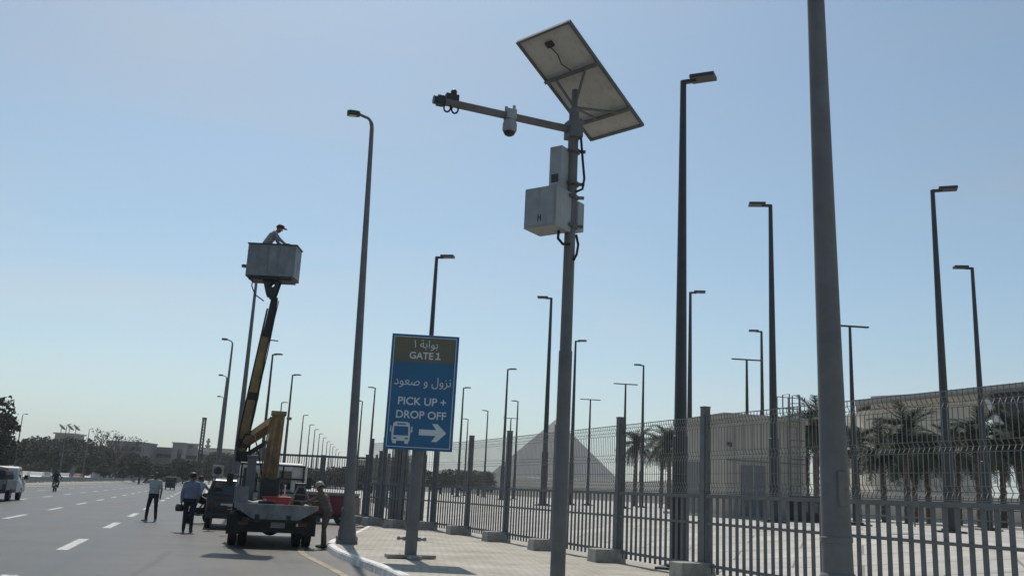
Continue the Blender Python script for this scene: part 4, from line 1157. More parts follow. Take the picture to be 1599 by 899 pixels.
def car(name, label, loc, rz, L=4.4, W=1.78, H=1.5, prof=None, paint='white', zb=.95, rw=.32, cat='car', group=None, detail=True, glassy=None):
    t = thing(name, label, cat, loc, rz, group)
    h = L / 2
    prof = prof or [(-h, .32), (-h - .02, .6), (-h + .05, .95), (-h + .35, 1.0), (-h + .8, H - .05), (-h + 1.3, H), (h - 1.9, H), (h - 1.3, .98), (h - .2, .85), (h, .65), (h, .32)]
    fxs = lambda y, z: 1.0 if z <= zb + .02 else 1 - .16 * (z - zb) / (H - zb)
    b = MB(); b.prism(prof, -W / 2, W / 2, 'x', xs=fxs)
    body = b.build('body', M[paint], t, bevel=.05)
    for sx in (-1, 1):
        for y in (-h + .8, h - .8): wheel(t, (sx * (W / 2 - .1), y, rw), rw, .2, 18, 'alu')
    # rear window on the sloping back
    yb0, z0, yb1, z1 = prof[3][0], prof[3][1], prof[4][0], prof[4][1]
    def onback(k, x): 
        y = yb0 + (yb1 - yb0) * k; z = z0 + (z1 - z0) * k
        return Vector((x * fxs(0, z), y - .012, z + .012))
    b = MB(); ww = W / 2 - .12
    b.add([onback(.1, -ww), onback(.1, ww), onback(.9, ww), onback(.9, -ww)], [(0, 1, 2, 3)]); b.build('rear_window', M['glass'], body)
    for sx in (-1, 1):
        b = MB(); z0_, z1_ = zb + .06, H - .12
        ya, yb_ = prof[4][0] + .1, prof[6][0] + .1
        x0, x1 = W / 2 * fxs(0, z0_) + .006, W / 2 * fxs(0, z1_) + .006
        b.add([(sx * x0, ya - .15, z0_), (sx * x0, yb_ + .35, z0_), (sx * x1, yb_, z1_), (sx * x1, ya + .15, z1_)], [(0, 1, 2, 3)]); b.build('side_window', M['glass'], body)
        b = MB(); b.box((sx * (W / 2 - .14), -h - .015, .78), (.22, .05, .18)); b.build('tail_light', M['lens_red'], t, bevel=.02)
        if detail:
            b = MB(); b.ball((sx * (W / 2 + .12), prof[6][0] + .45, 1.06), (.11, .06, .085), 10, 6); b.tube([(sx * (W / 2 - .03), prof[6][0] + .45, 1.02), (sx * (W / 2 + .1), prof[6][0] + .45, 1.04)], .025, 6); b.build('mirror', M['black'], t, smooth=True)
    if detail:
        b = MB(); b.box((0, -h - .03, .45), (W - .06, .12, .2)); b.build('bumper', M['black'], t, bevel=.03)
        b = MB(); b.box((0, -h - .035, .72), (.44, .02, .13)); b.build('number_plate', M['white'], t)
    return t
suvp = [(-2.2, .42), (-2.22, .7), (-2.18, 1.05), (-2.16, 1.08), (-1.98, 1.62), (-1.7, 1.68), (.1, 1.68), (.75, 1.1), (1.9, .98), (2.2, .75), (2.2, .42)]
sp_ = G(368, 826); sp_ = Vector((-9.72, 34.4, 0))
suv = car('parked_suv', 'black parked four wheel drive car in front of the bucket truck', sp_, R_(16), 4.4, 1.85, 1.68, suvp, 'carblack', 1.08, .37)
b = MB(); b.box((.0, -2.28, .72), (1.75, .06, .08)); b.box((.0, -2.28, .98), (1.2, .03, .06)); b.build('rear_guard', M['black'], suv)
b = MB(); b.box((-.2, -2.26, .82), (.5, .02, .06)); b.build('badge', M['alu'], suv)
# loudspeaker box on a stand
lsp = G(333, 826); lsp = D(333, 775, 31.6); 
t = thing('loudspeaker_stand', 'grey square loudspeaker box on thin pole beside the black car', 'loudspeaker', (lsp.x, lsp.y, 0), R_(14))
b = MB(); b.tube([(0, 0, .02), (0, 0, 1.75)], .02, 8); b.lathe([(.2, 0), (.2, .02), (.03, .05)], 12); b.build('pole', M['black'], t)
b = MB(); b.box((.06, 0, 1.92), (.36, .24, .36)); bx_ = b.build('cabinet', M['concrete'], t, bevel=.02)
b = MB(); b.lathe([(.13, .0), (.13, .012), (.09, .02), (.03, -.0)], 18, (.06, -.121, 1.92), Matrix.Rotation(R_(90), 3, 'X')); b.build('cone', M['dark'], bx_)
# dark red trailer before the gate
t = thing('trailer', 'dark red low trailer with grey rim parked before the gate', 'trailer', (-7.75, 41.5, 0), R_(-3))
b = MB(); b.box((0, 0, .82), (2.6, 1.6, .78)); b.build('side_panel', M['darkred'], t, bevel=.015)
b = MB()
for sy in (-1, 1): b.box((0, sy * .8, 1.27), (2.7, .08, .12))
for sx in (-1, 1): b.box((sx * 1.31, 0, 1.27), (.08, 1.519, .12))
b.build('rim_rail', M['truckgrey'], t, bevel=.01)
b = MB(); b.box((0, 0, .37), (2.5, 1.2, .14)); b.box((1.32, 0, .7), (.16, 1.5, .9)); b.build('chassis', M['black'], t)
for x in (-.9, .9):
    for y in (-.72, .72):
        o = wheel(t, (x, y, .27), .27, .16); o.rotation_euler = (0, 0, R_(90))

# laden pickup on the left edge
pk = thing('pickup_truck', 'white pickup loaded high under dark tarpaulin driving down the road', 'pickup', ST(9.3, 55.3) + nl * 0, ROADANG)
pk.location = Vector((-27.0, 50.6, 0))
for sx in (-1, 1):
    for y in (-1.35, 1.45): wheel(pk, (sx * .76, y, .35), .35, .22)
b = MB(); b.prism([(.1, .5), (.1, 1.05), (.2, 1.12), (.3, 1.72), (.6, 1.8), (1.25, 1.78), (1.75, 1.12), (2.5, 1.0), (2.6, .8), (2.6, .42), (.1, .42)], -.86, .86, 'x', xs=lambda y, z: 1 if z < 1.13 else .88); cb_ = b.build('cab', M['white'], pk, bevel=.04)
for sx in (-1, 1):
    b = MB(); b.prism([(.4, 1.18), (1.5, 1.18), (1.2, 1.66), (.45, 1.66)], sx * .822, sx * .83, 'x'); b.build('side_window', M['glass'], cb_)
    b = MB(); b.box((sx * 1.02, 1.5, 1.25), (.2, .1, .24)); b.build('mirror', M['black'], cb_, bevel=.02)
    b = MB(); b.box((sx * .84, -1.3, .85), (.05, 2.7, .5)); b.build('bed_side', M['doorgrey'], pk, bevel=.01)
    b = MB(); b.box((sx * .74, -2.69, .75), (.14, .04, .26)); b.build('tail_light', M['lens_red'], pk)
b = MB(); b.box((0, -2.65, .85), (1.64, .05, .5)); b.build('tailgate', M['truckgrey'], pk, bevel=.01)
b = MB(); b.box((0, -1.3, .57), (1.64, 2.64, .06)); b.box((0, -.2, .45), (.9, 4.6, .14)); b.box((0, -2.72, .5), (1.7, .1, .14)); b.build('bed_floor', M['black'], pk)
b = MB(); b.box((0, -1.3, 1.22), (1.52, 2.4, .8), taper=.86); ld = b.build('tarpaulin', cloth('tarp', (.05, .055, .06)), pk, bevel=.12)
b = MB(); b.ball((-.1, -.9, 1.66), (.5, .6, .12), 12, 6); b.ball((.35, -1.6, 1.64), (.3, .4, .1), 12, 6); b.build('sack', cloth('sack3', (.09, .09, .09)), ld, smooth=True)
b = MB(); b.box((0, -1.3, 1.05), (1.51, 2.41, .03)); b.box((0, -1.3, 1.35), (1.46, 2.36, .03)); b.build('rope', M['rubber'], ld)

# tuk tuk
tk_ = thing('tuk_tuk', 'dark three wheeled tuk tuk with fabric roof driving away', 'tuk tuk', G(261, 764.5) + Vector((0, 1, 0)), ROADANG)
for p in ((-.55, -.8, .24), (.55, -.8, .24), (0, 1.05, .24)): wheel(tk_, p, .24, .13, 14)
b = MB(); b.prism([(-1.2, .3), (-1.25, 1.0), (-.1, 1.0), (.1, .5), (.75, .45), (.85, 1.0), (1.05, .95), (1.2, .5), (1.1, .3)], -.64, .64, 'x', xs=lambda y, z: 1 if y < .5 else .6); b.build('body', M['carblack'], tk_, bevel=.04)
b = MB(); b.prism([(-1.22, 1.62), (-1.1, 1.75), (.6, 1.75), (.95, 1.6), (.95, 1.57), (-1.22, 1.57)], -.66, .66, 'x'); b.build('roof', M['black'], tk_, bevel=.03)
b = MB(); b.box((0, -1.2, 1.3), (1.28, .04, .58)); b.build('rear_curtain', M['rubber'], tk_)
b = MB(); b.box((0, -1.224, 1.38), (.8, .008, .24)); b.build('rear_window', M['glass'], tk_)
for sx in (-1, 1):
    b = MB(); b.tube([(sx * .6, .8, .95), (sx * .6, .6, 1.6)], .025, 6); b.build('pillar', M['black'], tk_)
    b = MB(); b.box((sx * .5, -1.26, .7), (.16, .04, .12)); b.build('tail_light', M['lens_red'], tk_)

# ================================================================== MEDIAN BARRIER AND CARS BEYOND
mb_ = thing('median_barrier', 'low concrete median barrier topped by grey mesh railing along the road', 'barrier', (0, 0, 0))
blk = MB(); blk.prism([(-.28, 0), (-.28, .1), (-.13, .34), (.13, .34), (.28, .1), (.28, 0)], 0.02, 3.98, 'y'); blkm = blk.mesh('barrier_block'); blkm.materials.append(M['kerbgrey'])
rl = MB(); rl.box((0, .06, .66), (.07, .07, .66)); rl.box((0, 2, .96), (.05, 3.9, .05)); rl.box((0, 2, .45), (.05, 3.9, .05))
for k in range(1, 26): rl.box((0, k * .152, .7), (.02, .05, .5))
rlm = rl.mesh('railing'); rlm.materials.append(M['galv'])
for k in range(68):
    p = ST(18.0, 60 + k * 4)
    o = link('barrier_block', blkm, mb_); o.location = p; o.rotation_euler = (0, 0, ROADANG + random.uniform(-.008, .008))
    r_ = link('railing', rlm, o)
sheet('median_strip', [ST(17.2, -60), ST(17.2, 1200), ST(19, 1200), ST(19, -60)], .012, M['kerbgrey'])
cols = {'silver': (.42, .43, .44), 'cream': (.55, .52, .45), 'slate': (.1, .11, .13), 'navy': (.03, .04, .09), 'maroon': (.16, .03, .03)}
for k, v in cols.items(): M['car_' + k] = mat('car_' + k, v, .35, var=.05)
spots = [(31, 23.5, 'white'), (44, 24, 'car_silver'), (56, 23, 'white'), (70, 25, 'car_slate'), (100, 24, 'car_silver'), (122, 24, 'car_maroon'), (135, 24, 'white'), (172, 24, 'car_cream'), (206, 25, 'car_slate'), (300, 24, 'white')]
def on_s(px, s):
    d = ray(px, 745); d = Vector((d.x / d.y, 1, 0)); k = d.dot(nl)
    return d * (s / k)
seen = {}
for px, s, pt in spots:
    p = on_s(px, s)
    cn = {'white': 'white', 'car_silver': 'silver', 'car_slate': 'dark grey', 'car_maroon': 'dark red', 'car_cream': 'cream'}[pt]
    if pt in seen:
        c = copy_tree(seen[pt]); place(c, p, ROADANG + math.pi)
    else:
        c = car('parked_car', f'small {cn} car on the far carriageway behind the median railing', p, ROADANG + math.pi, 4.4, 1.75, 1.5, None, pt, .95, .32, detail=False, group='cars beyond the median railing')
        seen[pt] = c
# box van
p = on_s(151, 23)
t = thing('box_van', 'white box van on the far carriageway behind the median railing', 'van', p, ROADANG + math.pi)
b = MB(); b.box((0, -.6, 1.5), (1.9, 3.4, 1.9)); b.build('cargo_box', M['white'], t, bevel=.03)
b = MB(); b.prism([(1.15, .4), (1.15, 1.9), (1.9, 1.9), (2.4, 1.2), (2.6, 1.1), (2.6, .4)], -.88, .88, 'x'); cb_ = b.build('cab', M['white'], t, bevel=.04)
for sx in (-1, 1):
    b = MB(); b.prism([(1.3, 1.2), (2.25, 1.2), (1.88, 1.75), (1.3, 1.75)], sx * .882, sx * .888, 'x'); b.build('side_window', M['glass'], cb_)
    for y in (-1.3, 1.8): wheel(t, (sx * .8, y, .34), .34, .22, 14)

# ================================================================== TREES
def rnd_dir():
    while True:
        v = Vector((random.uniform(-1, 1), random.uniform(-1, 1), random.uniform(-1, 1)))
        if .05 < v.length < 1: return v.normalized()
def crown_mesh(rx, rz, zc, clumps, leaves, size, seed):
    random.seed(seed); b = MB(); vs = []; fs = []
    for c in range(clumps):
        d = rnd_dir(); k = random.uniform(.35, 1.0) ** .6
        o = Vector((d.x * rx * k, d.y * rx * k, zc + d.z * rz * k)); cr = random.uniform(.16, .3) * rx
        for q in range(leaves):
            p = o + rnd_dir() * cr * random.uniform(.3, 1)
            n_ = rnd_dir(); a = n_.orthogonal().normalized(); e = n_.cross(a); s = size * random.uniform(.6, 1.4)
            i = len(vs); vs += [p - a * s - e * s * .5, p + a * s - e * s * .5, p + a * s * .7 + e * s * .6, p - a * s * .7 + e * s * .6]; fs.append((i, i + 1, i + 2, i + 3))
    b.add(vs, fs); m = b.mesh('crown'); m.materials.append(M['leaf']); return m
def trunk_mesh(h, r, seed, limbs=6, spread=2.5, top=5):
    random.seed(seed); b = MB()
    b.tube([(0, 0, -.2), (.08, .02, h * .5), (0, .1, h)], [r * 1.3, r, r * .7], 8)
    for k in range(limbs):
        a = k * 2.4; z = h * random.uniform(.6, 1)
        b.tube([(0, .05, z), (math.cos(a) * spread * .4, math.sin(a) * spread * .4, z + top * .3), (math.cos(a) * spread, math.sin(a) * spread, z + top * random.uniform(.5, .8))], [r * .5, r * .35, r * .12], 6)
    m = b.mesh('trunk', True); m.materials.append(M['bark']); return m
TV = [(crown_mesh(3.6, 3.4, 6.2, 70, 34, .2, 1), trunk_mesh(3.6, .22, 4)), (crown_mesh(4.3, 2.8, 5.8, 80, 34, .2, 2), trunk_mesh(3.4, .24, 5)), (crown_mesh(3.0, 4.2, 6.4, 70, 34, .2, 3), trunk_mesh(3.2, .2, 6))]
random.seed(21)
def tree(px, ptop, Y, var, label, group, sc=None, zg=0, wide=1.0):
    top = D(px, ptop, Y); hgt = (9.6, 8.6, 10.6)[var]
    k = max(.25, (top.z - zg) / hgt)
    t = thing('leafy_tree', label, 'tree', (top.x, Y, zg), random.uniform(0, 6), group)
    t.scale = (k * wide, k * wide, k)
    link('crown', TV[var][0], t); link('trunk', TV[var][1], t)
    return t
gA = 'trees beyond the far carriageway'
for i in range(30):
    px = 22 + i * 10.6 + random.uniform(-4, 4)
    if px < 165: pt = 690 + random.uniform(-7, 12)
    elif px < 230: pt = 712 + random.uniform(-8, 8)
    else: pt = 722 + random.uniform(-10, 8)
    tree(px, pt, random.uniform(225, 290), i % 3, 'dark leafy tree in the belt of trees beyond the far carriageway', gA, wide=1.25)
for i in range(9):
    px = 30 + i * 33 + random.uniform(-8, 8)
    tree(px, 722 + random.uniform(-6, 5), random.uniform(195, 215), i % 3, 'low bushy tree standing before the dark tree belt', 'low trees before the belt', wide=1.5)
tree(-6, 612, 128, 2, 'tall dark leafy tree towering above the far carriageway', None, wide=1.0)
tree(-14, 640, 122, 0, 'rounded dark tree beside the tallest tree', None, wide=1.1)
tree(14, 690, 150, 1, 'shorter dark tree right of the tallest tree', None)
for i in range(12):
    tree(446 + i * 11 + random.uniform(-4, 4), 734 + random.uniform(-8, 6), random.uniform(150, 210), i % 3, 'hazy dark tree far behind the gate', 'hazy trees behind the gate', zg=0, wide=1.3)
for i in range(9):
    tree(650 + i * 14 + random.uniform(-4, 4), 739 + random.uniform(-6, 5), random.uniform(150, 190), i % 3, 'hazy low tree far beyond the palisade fence', 'hazy trees beyond the fence', zg=.8, wide=1.4)
for i in range(5):
    tree(338 + i * 12, 712 + random.uniform(-6, 8), random.uniform(260, 300), i % 3, 'dark tree at the far end of the road', 'trees at the road end', wide=1.2)
# half bare tree
random.seed(5)
bt = D(184, 662, 245)
t = thing('bare_tree', 'half bare spreading tree with thin twigs above the tree belt', 'tree', (bt.x, 245, 0)); t.scale = (1.15, 1.15, bt.z / 13.2)
b = MB(); tips = []
def branch(p, d, L, r, n):
    q = p + d * L; mid = p + d * L * .5 + rnd_dir() * L * .06
    b.tube([p, mid, q], [r, r * .85, r * .7], 5, caps=False)
    if n == 0: tips.append(q); return
    for k in range(3 if n > 2 else 2):
        v = rnd_dir(); nd = (d * 1.0 + v * .75 + Vector((0, 0, .22))).normalized()
        branch(q, nd, L * random.uniform(.62, .85), r * .66, n - 1)
for k in range(3): branch(Vector((0, 0, 0)), Vector((.28 * (k - 1), .1 * k, 1)).normalized(), 3.9, .24, 4)
b.build('trunk', M['bark'], t)
b = MB(); vs = []; fs = []
for p in tips:
    if random.random() < .75:
        for k in range(3):
            q = p + rnd_dir() * .4; n_ = rnd_dir(); a = n_.orthogonal().normalized() * .2; e = n_.cross(a.normalized()) * .16
            i = len(vs); vs += [q - a, q - e, q + a, q + e]; fs.append((i, i + 1, i + 2, i + 3))
b.add(vs, fs); b.build('crown', M['leaf'], t)

# palms
def frond_mesh(L, seed, droop=1.0):
    random.seed(seed); b = MB(); vs = []; fs = []
    N = 9; sp = []
    for k in range(N + 1):
        s = k / N; sp.append(Vector((0, L * (s - .12 * s * s * droop), L * (.42 * s - .62 * droop * s * s))))
    b.tube(sp, [.03 * (1 - .75 * k / N) for k in range(N + 1)], 4, caps=False)
    for k in range(3, 34):
        s = k / 34; i0 = min(N - 1, int(s * N)); f_ = s * N - i0; p = sp[i0].lerp(sp[i0 + 1], f_); tg = (sp[i0 + 1] - sp[i0]).normalized()
        ll = L * .26 * (1 - abs(s - .45) * 1.05)
        for sx in (-1, 1):
            d = (Vector((sx, 0, .25)) + tg * .75 + rnd_dir() * .12).normalized(); e = p + d * ll - Vector((0, 0, ll * .18)); wv = tg * .028
            i = len(vs); vs += [p - wv, p + wv, e + wv * .25, e - wv * .25]; fs.append((i, i + 1, i + 2, i + 3))
    b.add(vs, fs); m = b.mesh('frond'); m.materials.append(M['palmleaf']); return m
FR = [frond_mesh(2.1, 1, .75), frond_mesh(2.2, 2, 1.1), frond_mesh(1.9, 3, 1.5)]
random.seed(31)
tb_ = MB(); pts = []; rr2 = []
for k in range(30):
    pts.append((0, 0, k * .19 - .2)); rr2.append(.19 + .03 * (k % 2) - .0015 * k)
tb_.tube(pts, rr2, 10); trm = tb_.mesh('trunk'); trm.materials.append(M['bark'])
hb = MB(); hb.lathe([(.2, -.5), (.3, -.25), (.32, .0), (.22, .2), (.05, .35)], 10); hbm = hb.mesh('crown'); hbm.materials.append(M['bark'])
def palm(px, pcy, Y, label, group, nfr=46, sc=1.15):
    c = D(px, pcy, Y); zg = zplaza(c.x, Y)
    t = thing('palm_tree', label, 'palm', (c.x, Y, zg), random.uniform(0, 6), group)
    t.rotation_euler = (random.uniform(-.03, .03), random.uniform(-.03, .03), random.uniform(0, 6))
    k = max(.4, (c.z - zg) / 5.3)
    o = link('trunk', trm, t); o.scale = (1, 1, k)
    cr = link('crown', hbm, t); cr.location = (0, 0, 5.3 * k)
    for i in range(nfr):
        fo = link('frond', FR[i % 3], cr); a = i * 2.399 + random.uniform(-.2, .2); s = i / nfr
        fo.rotation_euler = (R_(55 - 95 * s + random.uniform(-8, 8)), random.uniform(-.2, .2), a); fo.scale = (sc,) * 3
        fo.location = (0, 0, .12 - .3 * s)
    return t
for px, py, Y, lab in ((992, 694, 92, 'slender palm alone beside the double arm lamp'), (1046, 690, 78, 'palm partly behind the thick lamp post'), (1033, 700, 88, 'low palm next to the thick lamp post'),
                       (1272, 664, 58, 'palm right behind the roof ladder of the kiosk'), (1258, 690, 64, 'shorter palm at the kiosk side')):
    palm(px, py, Y, lab, None)
for px, py, Y in ((1338, 700, 62), (1378, 706, 58), (1412, 678, 55), (1446, 704, 60), (1492, 702, 62), (1523, 682, 54), (1560, 694, 58), (1592, 688, 55), (1620, 690, 57), (1425, 716, 66), (1540, 714, 68)):
    palm(px, py, Y, 'dense palm in the grove in front of the museum', 'palm grove by the museum')

# ================================================================== KIOSK
kc = D(1133, 800, 40); kz = 1.12
ki = thing('kiosk', 'flat roofed beige service kiosk with grey doors behind the fence', 'kiosk', (kc.x, 40, kz), R_(14))
KW, KD, KH = 3.9, 5.2, 4.35
b = MB(); b.box((KW / 2, KD / 2, KH / 2), (KW, KD, KH)); b.build('wall', M['render'], ki)
b = MB()
b.box((KW / 2, -.05, KH - .06), (KW + .24, .12, .28)); b.box((-.05, KD / 2, KH - .0601), (.12, KD, .28)); b.box((KW + .05, KD / 2, KH - .0602), (.12, KD, .28)); b.build('parapet', M['render'], ki)
for k in range(1, 9):
    b = MB(); b.box((k * KW / 9, -.008, KH / 2 - .15), (.012, .02, KH - .3)); b.build('cladding_joint', M['doorgrey'], ki)
b = MB(); b.box((1.3, -.03, 1.12), (1.15, .06, 2.24)); dk = b.build('door', M['doorgrey'], ki)
b = MB(); b.box((1.3, -.064, 1.12), (.02, .01, 2.2)); b.box((1.42, -.08, 1.05), (.03, .05, .16)); b.build('handle', M['alu'], dk)
b = MB(); b.box((-.03, 3.2, 1.2), (.06, 1.6, 2.4)); b.build('door', M['doorgrey'], ki)
b = MB(); b.box((KW / 2, -.02, 2.42), (KW - .1, .05, .05)); b.build('conduit', M['doorgrey'], ki)
b = MB(); b.box((.12, -.12, 3.1), (.12, .22, .12)); b.ball((.12, -.24, 3.02), .07, 10, 6); b.build('wall_camera', M['dark'], ki)
b = MB(); b.box((KW / 2, KD / 2, .04), (KW + .8, KD + .8, .12)); b.build('plinth', M['concrete'], ki)
# ladder
la = thing('roof_ladder', 'grey caged steel ladder fixed to the kiosk wall, rising over its roof', 'ladder', ki.location + Matrix.Rotation(R_(14), 3, 'Z') @ Vector((3.25, -.2, .1)), R_(14))
for sx in (-1, 1):
    b = MB(); b.tube([(sx * .24, 0, 0), (sx * .24, 0, 5.35), (sx * .24, .55, 5.35), (sx * .24, .55, 4.3)], .028, 6); b.build('rail', M['fence'], la)
for k in range(17):
    b = MB(); b.tube([(-.24, 0, .25 + k * .28), (.24, 0, .25 + k * .28)], .014, 5); b.build('rung', M['fence'], la)
for z in (2.5, 3.3, 4.1, 4.9):
    b = MB(); b.tube([(-.26, 0, z), (-.3, -.3, z), (0, -.6, z), (.3, -.3, z), (.26, 0, z)], .018, 5); b.build('cage_hoop', M['fence'], la)
gr_ = thing('guard_rail', 'steel guard rail along the edge of the kiosk roof', 'railing', ki.location + Matrix.Rotation(R_(14), 3, 'Z') @ Vector((2.9, .3, KH)), R_(14))
for x in (-.2, .35, .95):
    b = MB(); b.tube([(x, 0, 0), (x, 0, 1.0)], .022, 6); b.build('post', M['fence'], gr_)
for z in (.5, 1.0):
    b = MB(); b.tube([(-.2, 0, z), (.95, 0, z)], .02, 6); b.build('rail', M['fence'], gr_)
# generator cabinet by the kiosk
t = thing('generator', 'dark generator cabinet at the foot of the kiosk ladder', 'generator', ki.location + Vector((3.2, -1.2, -.02)), R_(14))
b = MB(); b.box((0, 0, .55), (1.5, .7, 1.0)); b.build('housing', M['black'], t, bevel=.03)
b = MB(); b.box((0, 0, .03), (1.6, .8, .06)); b.build('skid', M['fence'], t)
for x in (-.45, 0, .45):
    b = MB(); b.box((x, -.355, .6), (.3, .02, .4)); b.build('grille', M['fence'], t)

# ================================================================== MUSEUM
mu = thing('museum', 'huge beige stone museum with sloping roof and dark glazed end', 'building')
YM = 130
def wall_px(name, pts, Y, depth, m, parent, z_floor=True):
    vs = [D(px, py, Y) for px, py in pts]; back = [v + Vector((v.x / Y * depth, depth, 0)) for v in vs]
    n = len(vs); b = MB()
    b.add(vs + back, [tuple(range(n)), tuple(range(2 * n - 1, n - 1, -1))] + [(i, (i + 1) % n, n + (i + 1) % n, n + i) for i in range(n)])
    return b.build(name, m, parent)
# stone panels laid in courses
p0 = D(1367, 800, YM).x; p1 = D(1538, 800, YM).x
top0 = D(1367, 618, YM).z; top1 = D(1538, 609, YM).z
nx, nz = 7, 9
wl = MB(); wl.box(((p0 + p1) / 2, YM + 6.3, 8), (p1 - p0 - .2, 12, 16)); wl.build('core_wall', M['stone'], mu)
for i in range(nx):
    for j in range(nz):
        xa = p0 + (p1 - p0) * i / nx; xb = p0 + (p1 - p0) * (i + 1) / nx
        def zt(x): return top0 + (top1 - top0) * (x - p0) / (p1 - p0)
        def zz(x, k): return 1 + (zt(x) - 1) * k / nz
        g = .05; dy = random.uniform(-.06, .06); lean = .9
        vs = []
        for dd in (0, .3):
            vs += [(xa + g, YM + dy + dd, zz(xa, j) + g), (xb - g, YM + dy + dd, zz(xb, j) + g), (xb - g, YM + dy + dd, zz(xb, j + 1) - g), (xa + g, YM + dy + dd, zz(xa, j + 1) - g)]
        b = MB(); b.add(vs, [(0, 1, 2, 3), (7, 6, 5, 4), (0, 1, 5, 4), (1, 2, 6, 5), (2, 3, 7, 6), (3, 0, 4, 7)]); b.build('stone_panel', M['stone'], mu)
wall_px('roof_slab', [(1336, 628), (1600, 603), (1720, 592), (1720, 585), (1600, 597), (1336, 624)], YM - 3, 40, M['roofgrey'], mu)
wall_px('white_fin', [(1537, 622), (1543, 621), (1572, 668), (1572, 690), (1564, 690)], YM - 1, 3, M['white'], mu)
wall_px('glazed_end', [(1547, 618), (1720, 602), (1720, 800), (1600, 800), (1571, 672)], YM + 1, 20, mat('tinted_glazing', (.022, .026, .032), .4, spec=.25), mu)
for i in range(8):
    wall_px('mullion', [(1560 + i * 20, 617 - i * 1.6), (1561.5 + i * 20, 617 - i * 1.6), (1590 + i * 20, 690), (1588.5 + i * 20, 690)], YM + .9, .3, M['roofgrey'], mu)
# low pale wall behind the palms and railing line
lw = thing('garden_wall', 'long pale wall behind the palm trunks', 'wall')
a_ = D(1300, 790, 80); c_ = D(1720, 800, 76)
v = c_ - a_; nseg = 12
for i in range(nseg):
    q = a_ + v * (i / nseg); L = math.hypot(v.x, v.y) / nseg
    b = MB(); b.box((L / 2, 0, 1.2), (L - .03, .25, 2.3)); o = b.build('wall_panel', M['stone'], lw); o.location = (q.x, q.y, 1.0); o.rotation_euler = (0, 0, math.atan2(v.y, v.x))
hr = thing('hand_rail', 'low dark railing crossing the plaza before the palms', 'railing')
a_ = Vector((D(1290, 800, 44).x, 44, 1.1)); c_ = Vector((D(1700, 800, 40).x, 40, 1.1)); v = c_ - a_; L = v.length
for k in range(15):
    q = a_ + v * (k / 14); b = MB(); b.box((0, 0, .45), (.05, .05, .9)); o = b.build('post', M['fence'], hr); o.location = q
for z in (.4, .9):
    b = MB(); b.tube([a_ + Vector((0, 0, z)), c_ + Vector((0, 0, z))], .03, 6); b.build('rail', M['fence'], hr)

# ================================================================== FAR BUILDINGS ON THE LEFT
def building(label, px0, px1, ptop, Y, wins=None, depth=14, zg=0, extra=None, m='building'):
    a = D(px0, ptop, Y); c = D(px1, ptop, Y); zt = (a.z + c.z) / 2; W = c.x - a.x
    t = thing('building', label, 'building', ((a.x + c.x) / 2, Y, zg))
    b = MB(); b.box((0, depth / 2, zt / 2), (W, depth, zt)); b.build('wall', M[m], t)
    b = MB(); b.box((0, depth / 2, zt + .2), (W + .6, depth + .6, .4)); b.build('roof', M['roofgrey'], t)
    if wins:
        cx, rz_, ww, wh = wins; 
        for i in range(cx):
            for j in range(rz_):
                x = -W / 2 + (i + .5) * W / cx; z = 3 + (j + .5) * (zt - 3.6) / rz_
                b = MB(); b.box((x, -.04, z), (ww, .1, wh)); wo = b.build('window', M['glass'], t)
                b = MB(); b.box((x, -.15, z - wh / 2 - .08), (ww + .3, .3, .12)); b.build('sill', M['roofgrey'], wo)
    return t, W, zt
t, W, zt = building('dark low office block carrying three satellite dishes on its roof house', 26, 166, 695, 320, (12, 3, 1.6, 1.5))
hx0 = D(82, 676, 319); hx1 = D(112, 676, 319)
ox = (hx0.x + hx1.x) / 2 - t.location.x
b = MB(); b.box((ox, 5, (zt + hx0.z) / 2), (hx1.x - hx0.x, 8, hx0.z - zt)); b.build('roof_house', M['building'], t)
b = MB(); b.box((ox, 5, hx0.z + .2), (hx1.x - hx0.x + 1.2, 9, .45)); b.box((ox, 5, zt + (hx0.z - zt) * .45), (hx1.x - hx0.x + 1.0, 8.8, .35)); b.build('roof_slab', M['render'], t)
for k, px in enumerate((86, 99, 109)):
    q = D(px, 676, 319); d = thing('satellite_dish', 'large satellite dish on the roof house of the office block', 'satellite dish', (q.x, 323, hx0.z + .42), R_(25), 'three rooftop satellite dishes')
    b = MB(); b.tube([(0, 0, 0), (0, 0, 1.6)], .14, 6); b.build('mast', M['galv'], d)
    b = MB(); b.lathe([(.05, 0), (.8, .12), (1.5, .45), (1.47, .5), (.8, .2), (.05, .07)], 16, (0, 0, 1.7), Euler((R_(-10), R_(40), 0)).to_matrix()); b.build('dish', M['concrete'], d, smooth=True)
    b = MB(); b.tube([(0, 0, 1.8), (.9, .0, 2.6)], .05, 5); b.ball((.9, 0, 2.6), .15, 8, 5); b.build('feed_horn', M['dark'], d)
building('plain grey brown block with flat roof behind the bare tree', 168, 223, 690, 330, (5, 3, 1.8, 1.5))
building('long lower block running behind the belt of trees', 222, 272, 699, 345, (7, 2, 1.6, 1.4))
t, W, zt = building('tower like concrete block with one tall dark opening', 270, 289, 692, 335)
b = MB(); b.box((.6, -.05, zt * .72), (1.5, .12, zt * .28)); b.build('window', M['glass'], t)
t, W, zt = building('concrete block with open pergola roof beside the mast', 289, 309, 702, 338, (3, 2, 1.5, 1.4))
for k in range(6):
    b = MB(); b.box((-W / 2 + (k + .5) * W / 6, 3, zt + 1.1), (.3, .3, 1.5)); b.build('pergola_post', M['render'], t)
b = MB(); b.box((0, 3, zt + 2.1), (W, 5, .5)); b.build('pergola_roof', M['render'], t)
building('pale beige apartment block past the mast', 314, 362, 701, 380, (6, 4, 1.6, 1.5), m='stone')
building('distant flat block beyond the row of lamps', 480, 560, 742, 420, (8, 2, 1.6, 1.4))
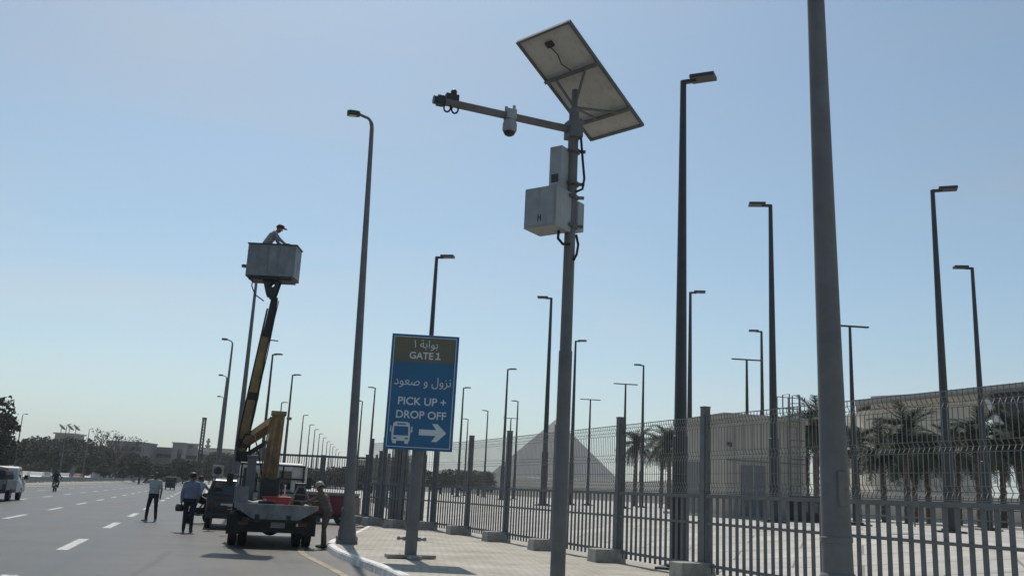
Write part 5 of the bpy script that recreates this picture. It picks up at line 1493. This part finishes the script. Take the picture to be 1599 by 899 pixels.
building('wide low building far beyond the gate pillars', 555, 640, 722, 210, (8, 2, 1.6, 1.4), m='render')
# kiosk shelter by the far carriageway
q = on_s(178, 36)
t = thing('roadside_shelter', 'small grey concrete shelter beside the far carriageway', 'shelter', q, ROADANG - R_(60))
for x in (-3.2, 0, 3.2):
    b = MB(); b.box((x, 0, 1.8), (.5, .5, 3.6)); b.build('pillar', M['building'], t)
b = MB(); b.prism([(-4.4, 3.6), (4.6, 3.2), (4.6, 3.8), (-4.4, 4.4)], -2, 2, 'y'); b.build('roof', M['building'], t)
b = MB(); b.box((-1.6, 1.6, 1.6), (3.0, .2, 3.2)); b.build('back_wall', M['building'], t)
# drilling mast
q = D(309, 740, 255); tq = D(313, 653, 255)
t = thing('rig_mast', 'tall dark lattice rig mast rising over the trees', 'mast', (q.x, 255, 0))
H = tq.z
for sx in (-1, 1):
    for sy in (-1, 1):
        b = MB(); b.tube([(sx * .45, sy * .45, 0), (sx * .35, sy * .35, H)], .13, 5); b.build('leg', M['black'], t)
b = MB()
for k in range(int(H / .8)):
    z = k * .8
    for sx in (-1, 1): b.tube([(sx * .4, -.4, z), (-sx * .4, -.4, z + .8)], .06, 4); b.tube([(-.4, sx * .4, z), (.4, sx * .4, z + .8)], .06, 4)
b.build('lattice', M['black'], t)['kind'] = 'stuff'
b = MB(); b.box((0, 0, H), (1.0, 1.0, .6)); b.box((.5, 0, H * .42), (1.4, 1.2, 1.6)); b.build('head_block', M['black'], t)
# slender minaret like antenna tower
q = D(326, 684, 400)
t = thing('antenna_tower', 'slender pale antenna tower above the beige block', 'tower', (q.x, 400, 0))
b = MB(); b.lathe([(1.1, 0), (.9, q.z * .7), (.5, q.z * .72), (.45, q.z)], 10); b.build('shaft', M['building'], t)
for z, r in ((.72, 1.6), (.82, 1.2), (.92, .9)):
    b = MB(); b.lathe([(r * .6, -.5), (r, 0), (r, .5), (r * .5, .6)], 10, (0, 0, q.z * z)); b.build('gallery', M['building'], t)

# ================================================================== HAZE
b = MB(); b.box((0, 1600, 88), (6000, 4700, 180)); hz = b.build('haze', [])
hz['kind'] = 'stuff'
hm = bpy.data.materials.new('haze'); hm.use_nodes = True
n = hm.node_tree.nodes; n.remove(n['Principled BSDF'])
pv = n.new('ShaderNodeVolumePrincipled'); pv.inputs['Color'].default_value = (.9, .94, 1, 1); pv.inputs['Density'].default_value = .00022; pv.inputs['Anisotropy'].default_value = .25
hm.node_tree.links.new(pv.outputs[0], n['Material Output'].inputs['Volume'])
hz.data.materials.append(hm)
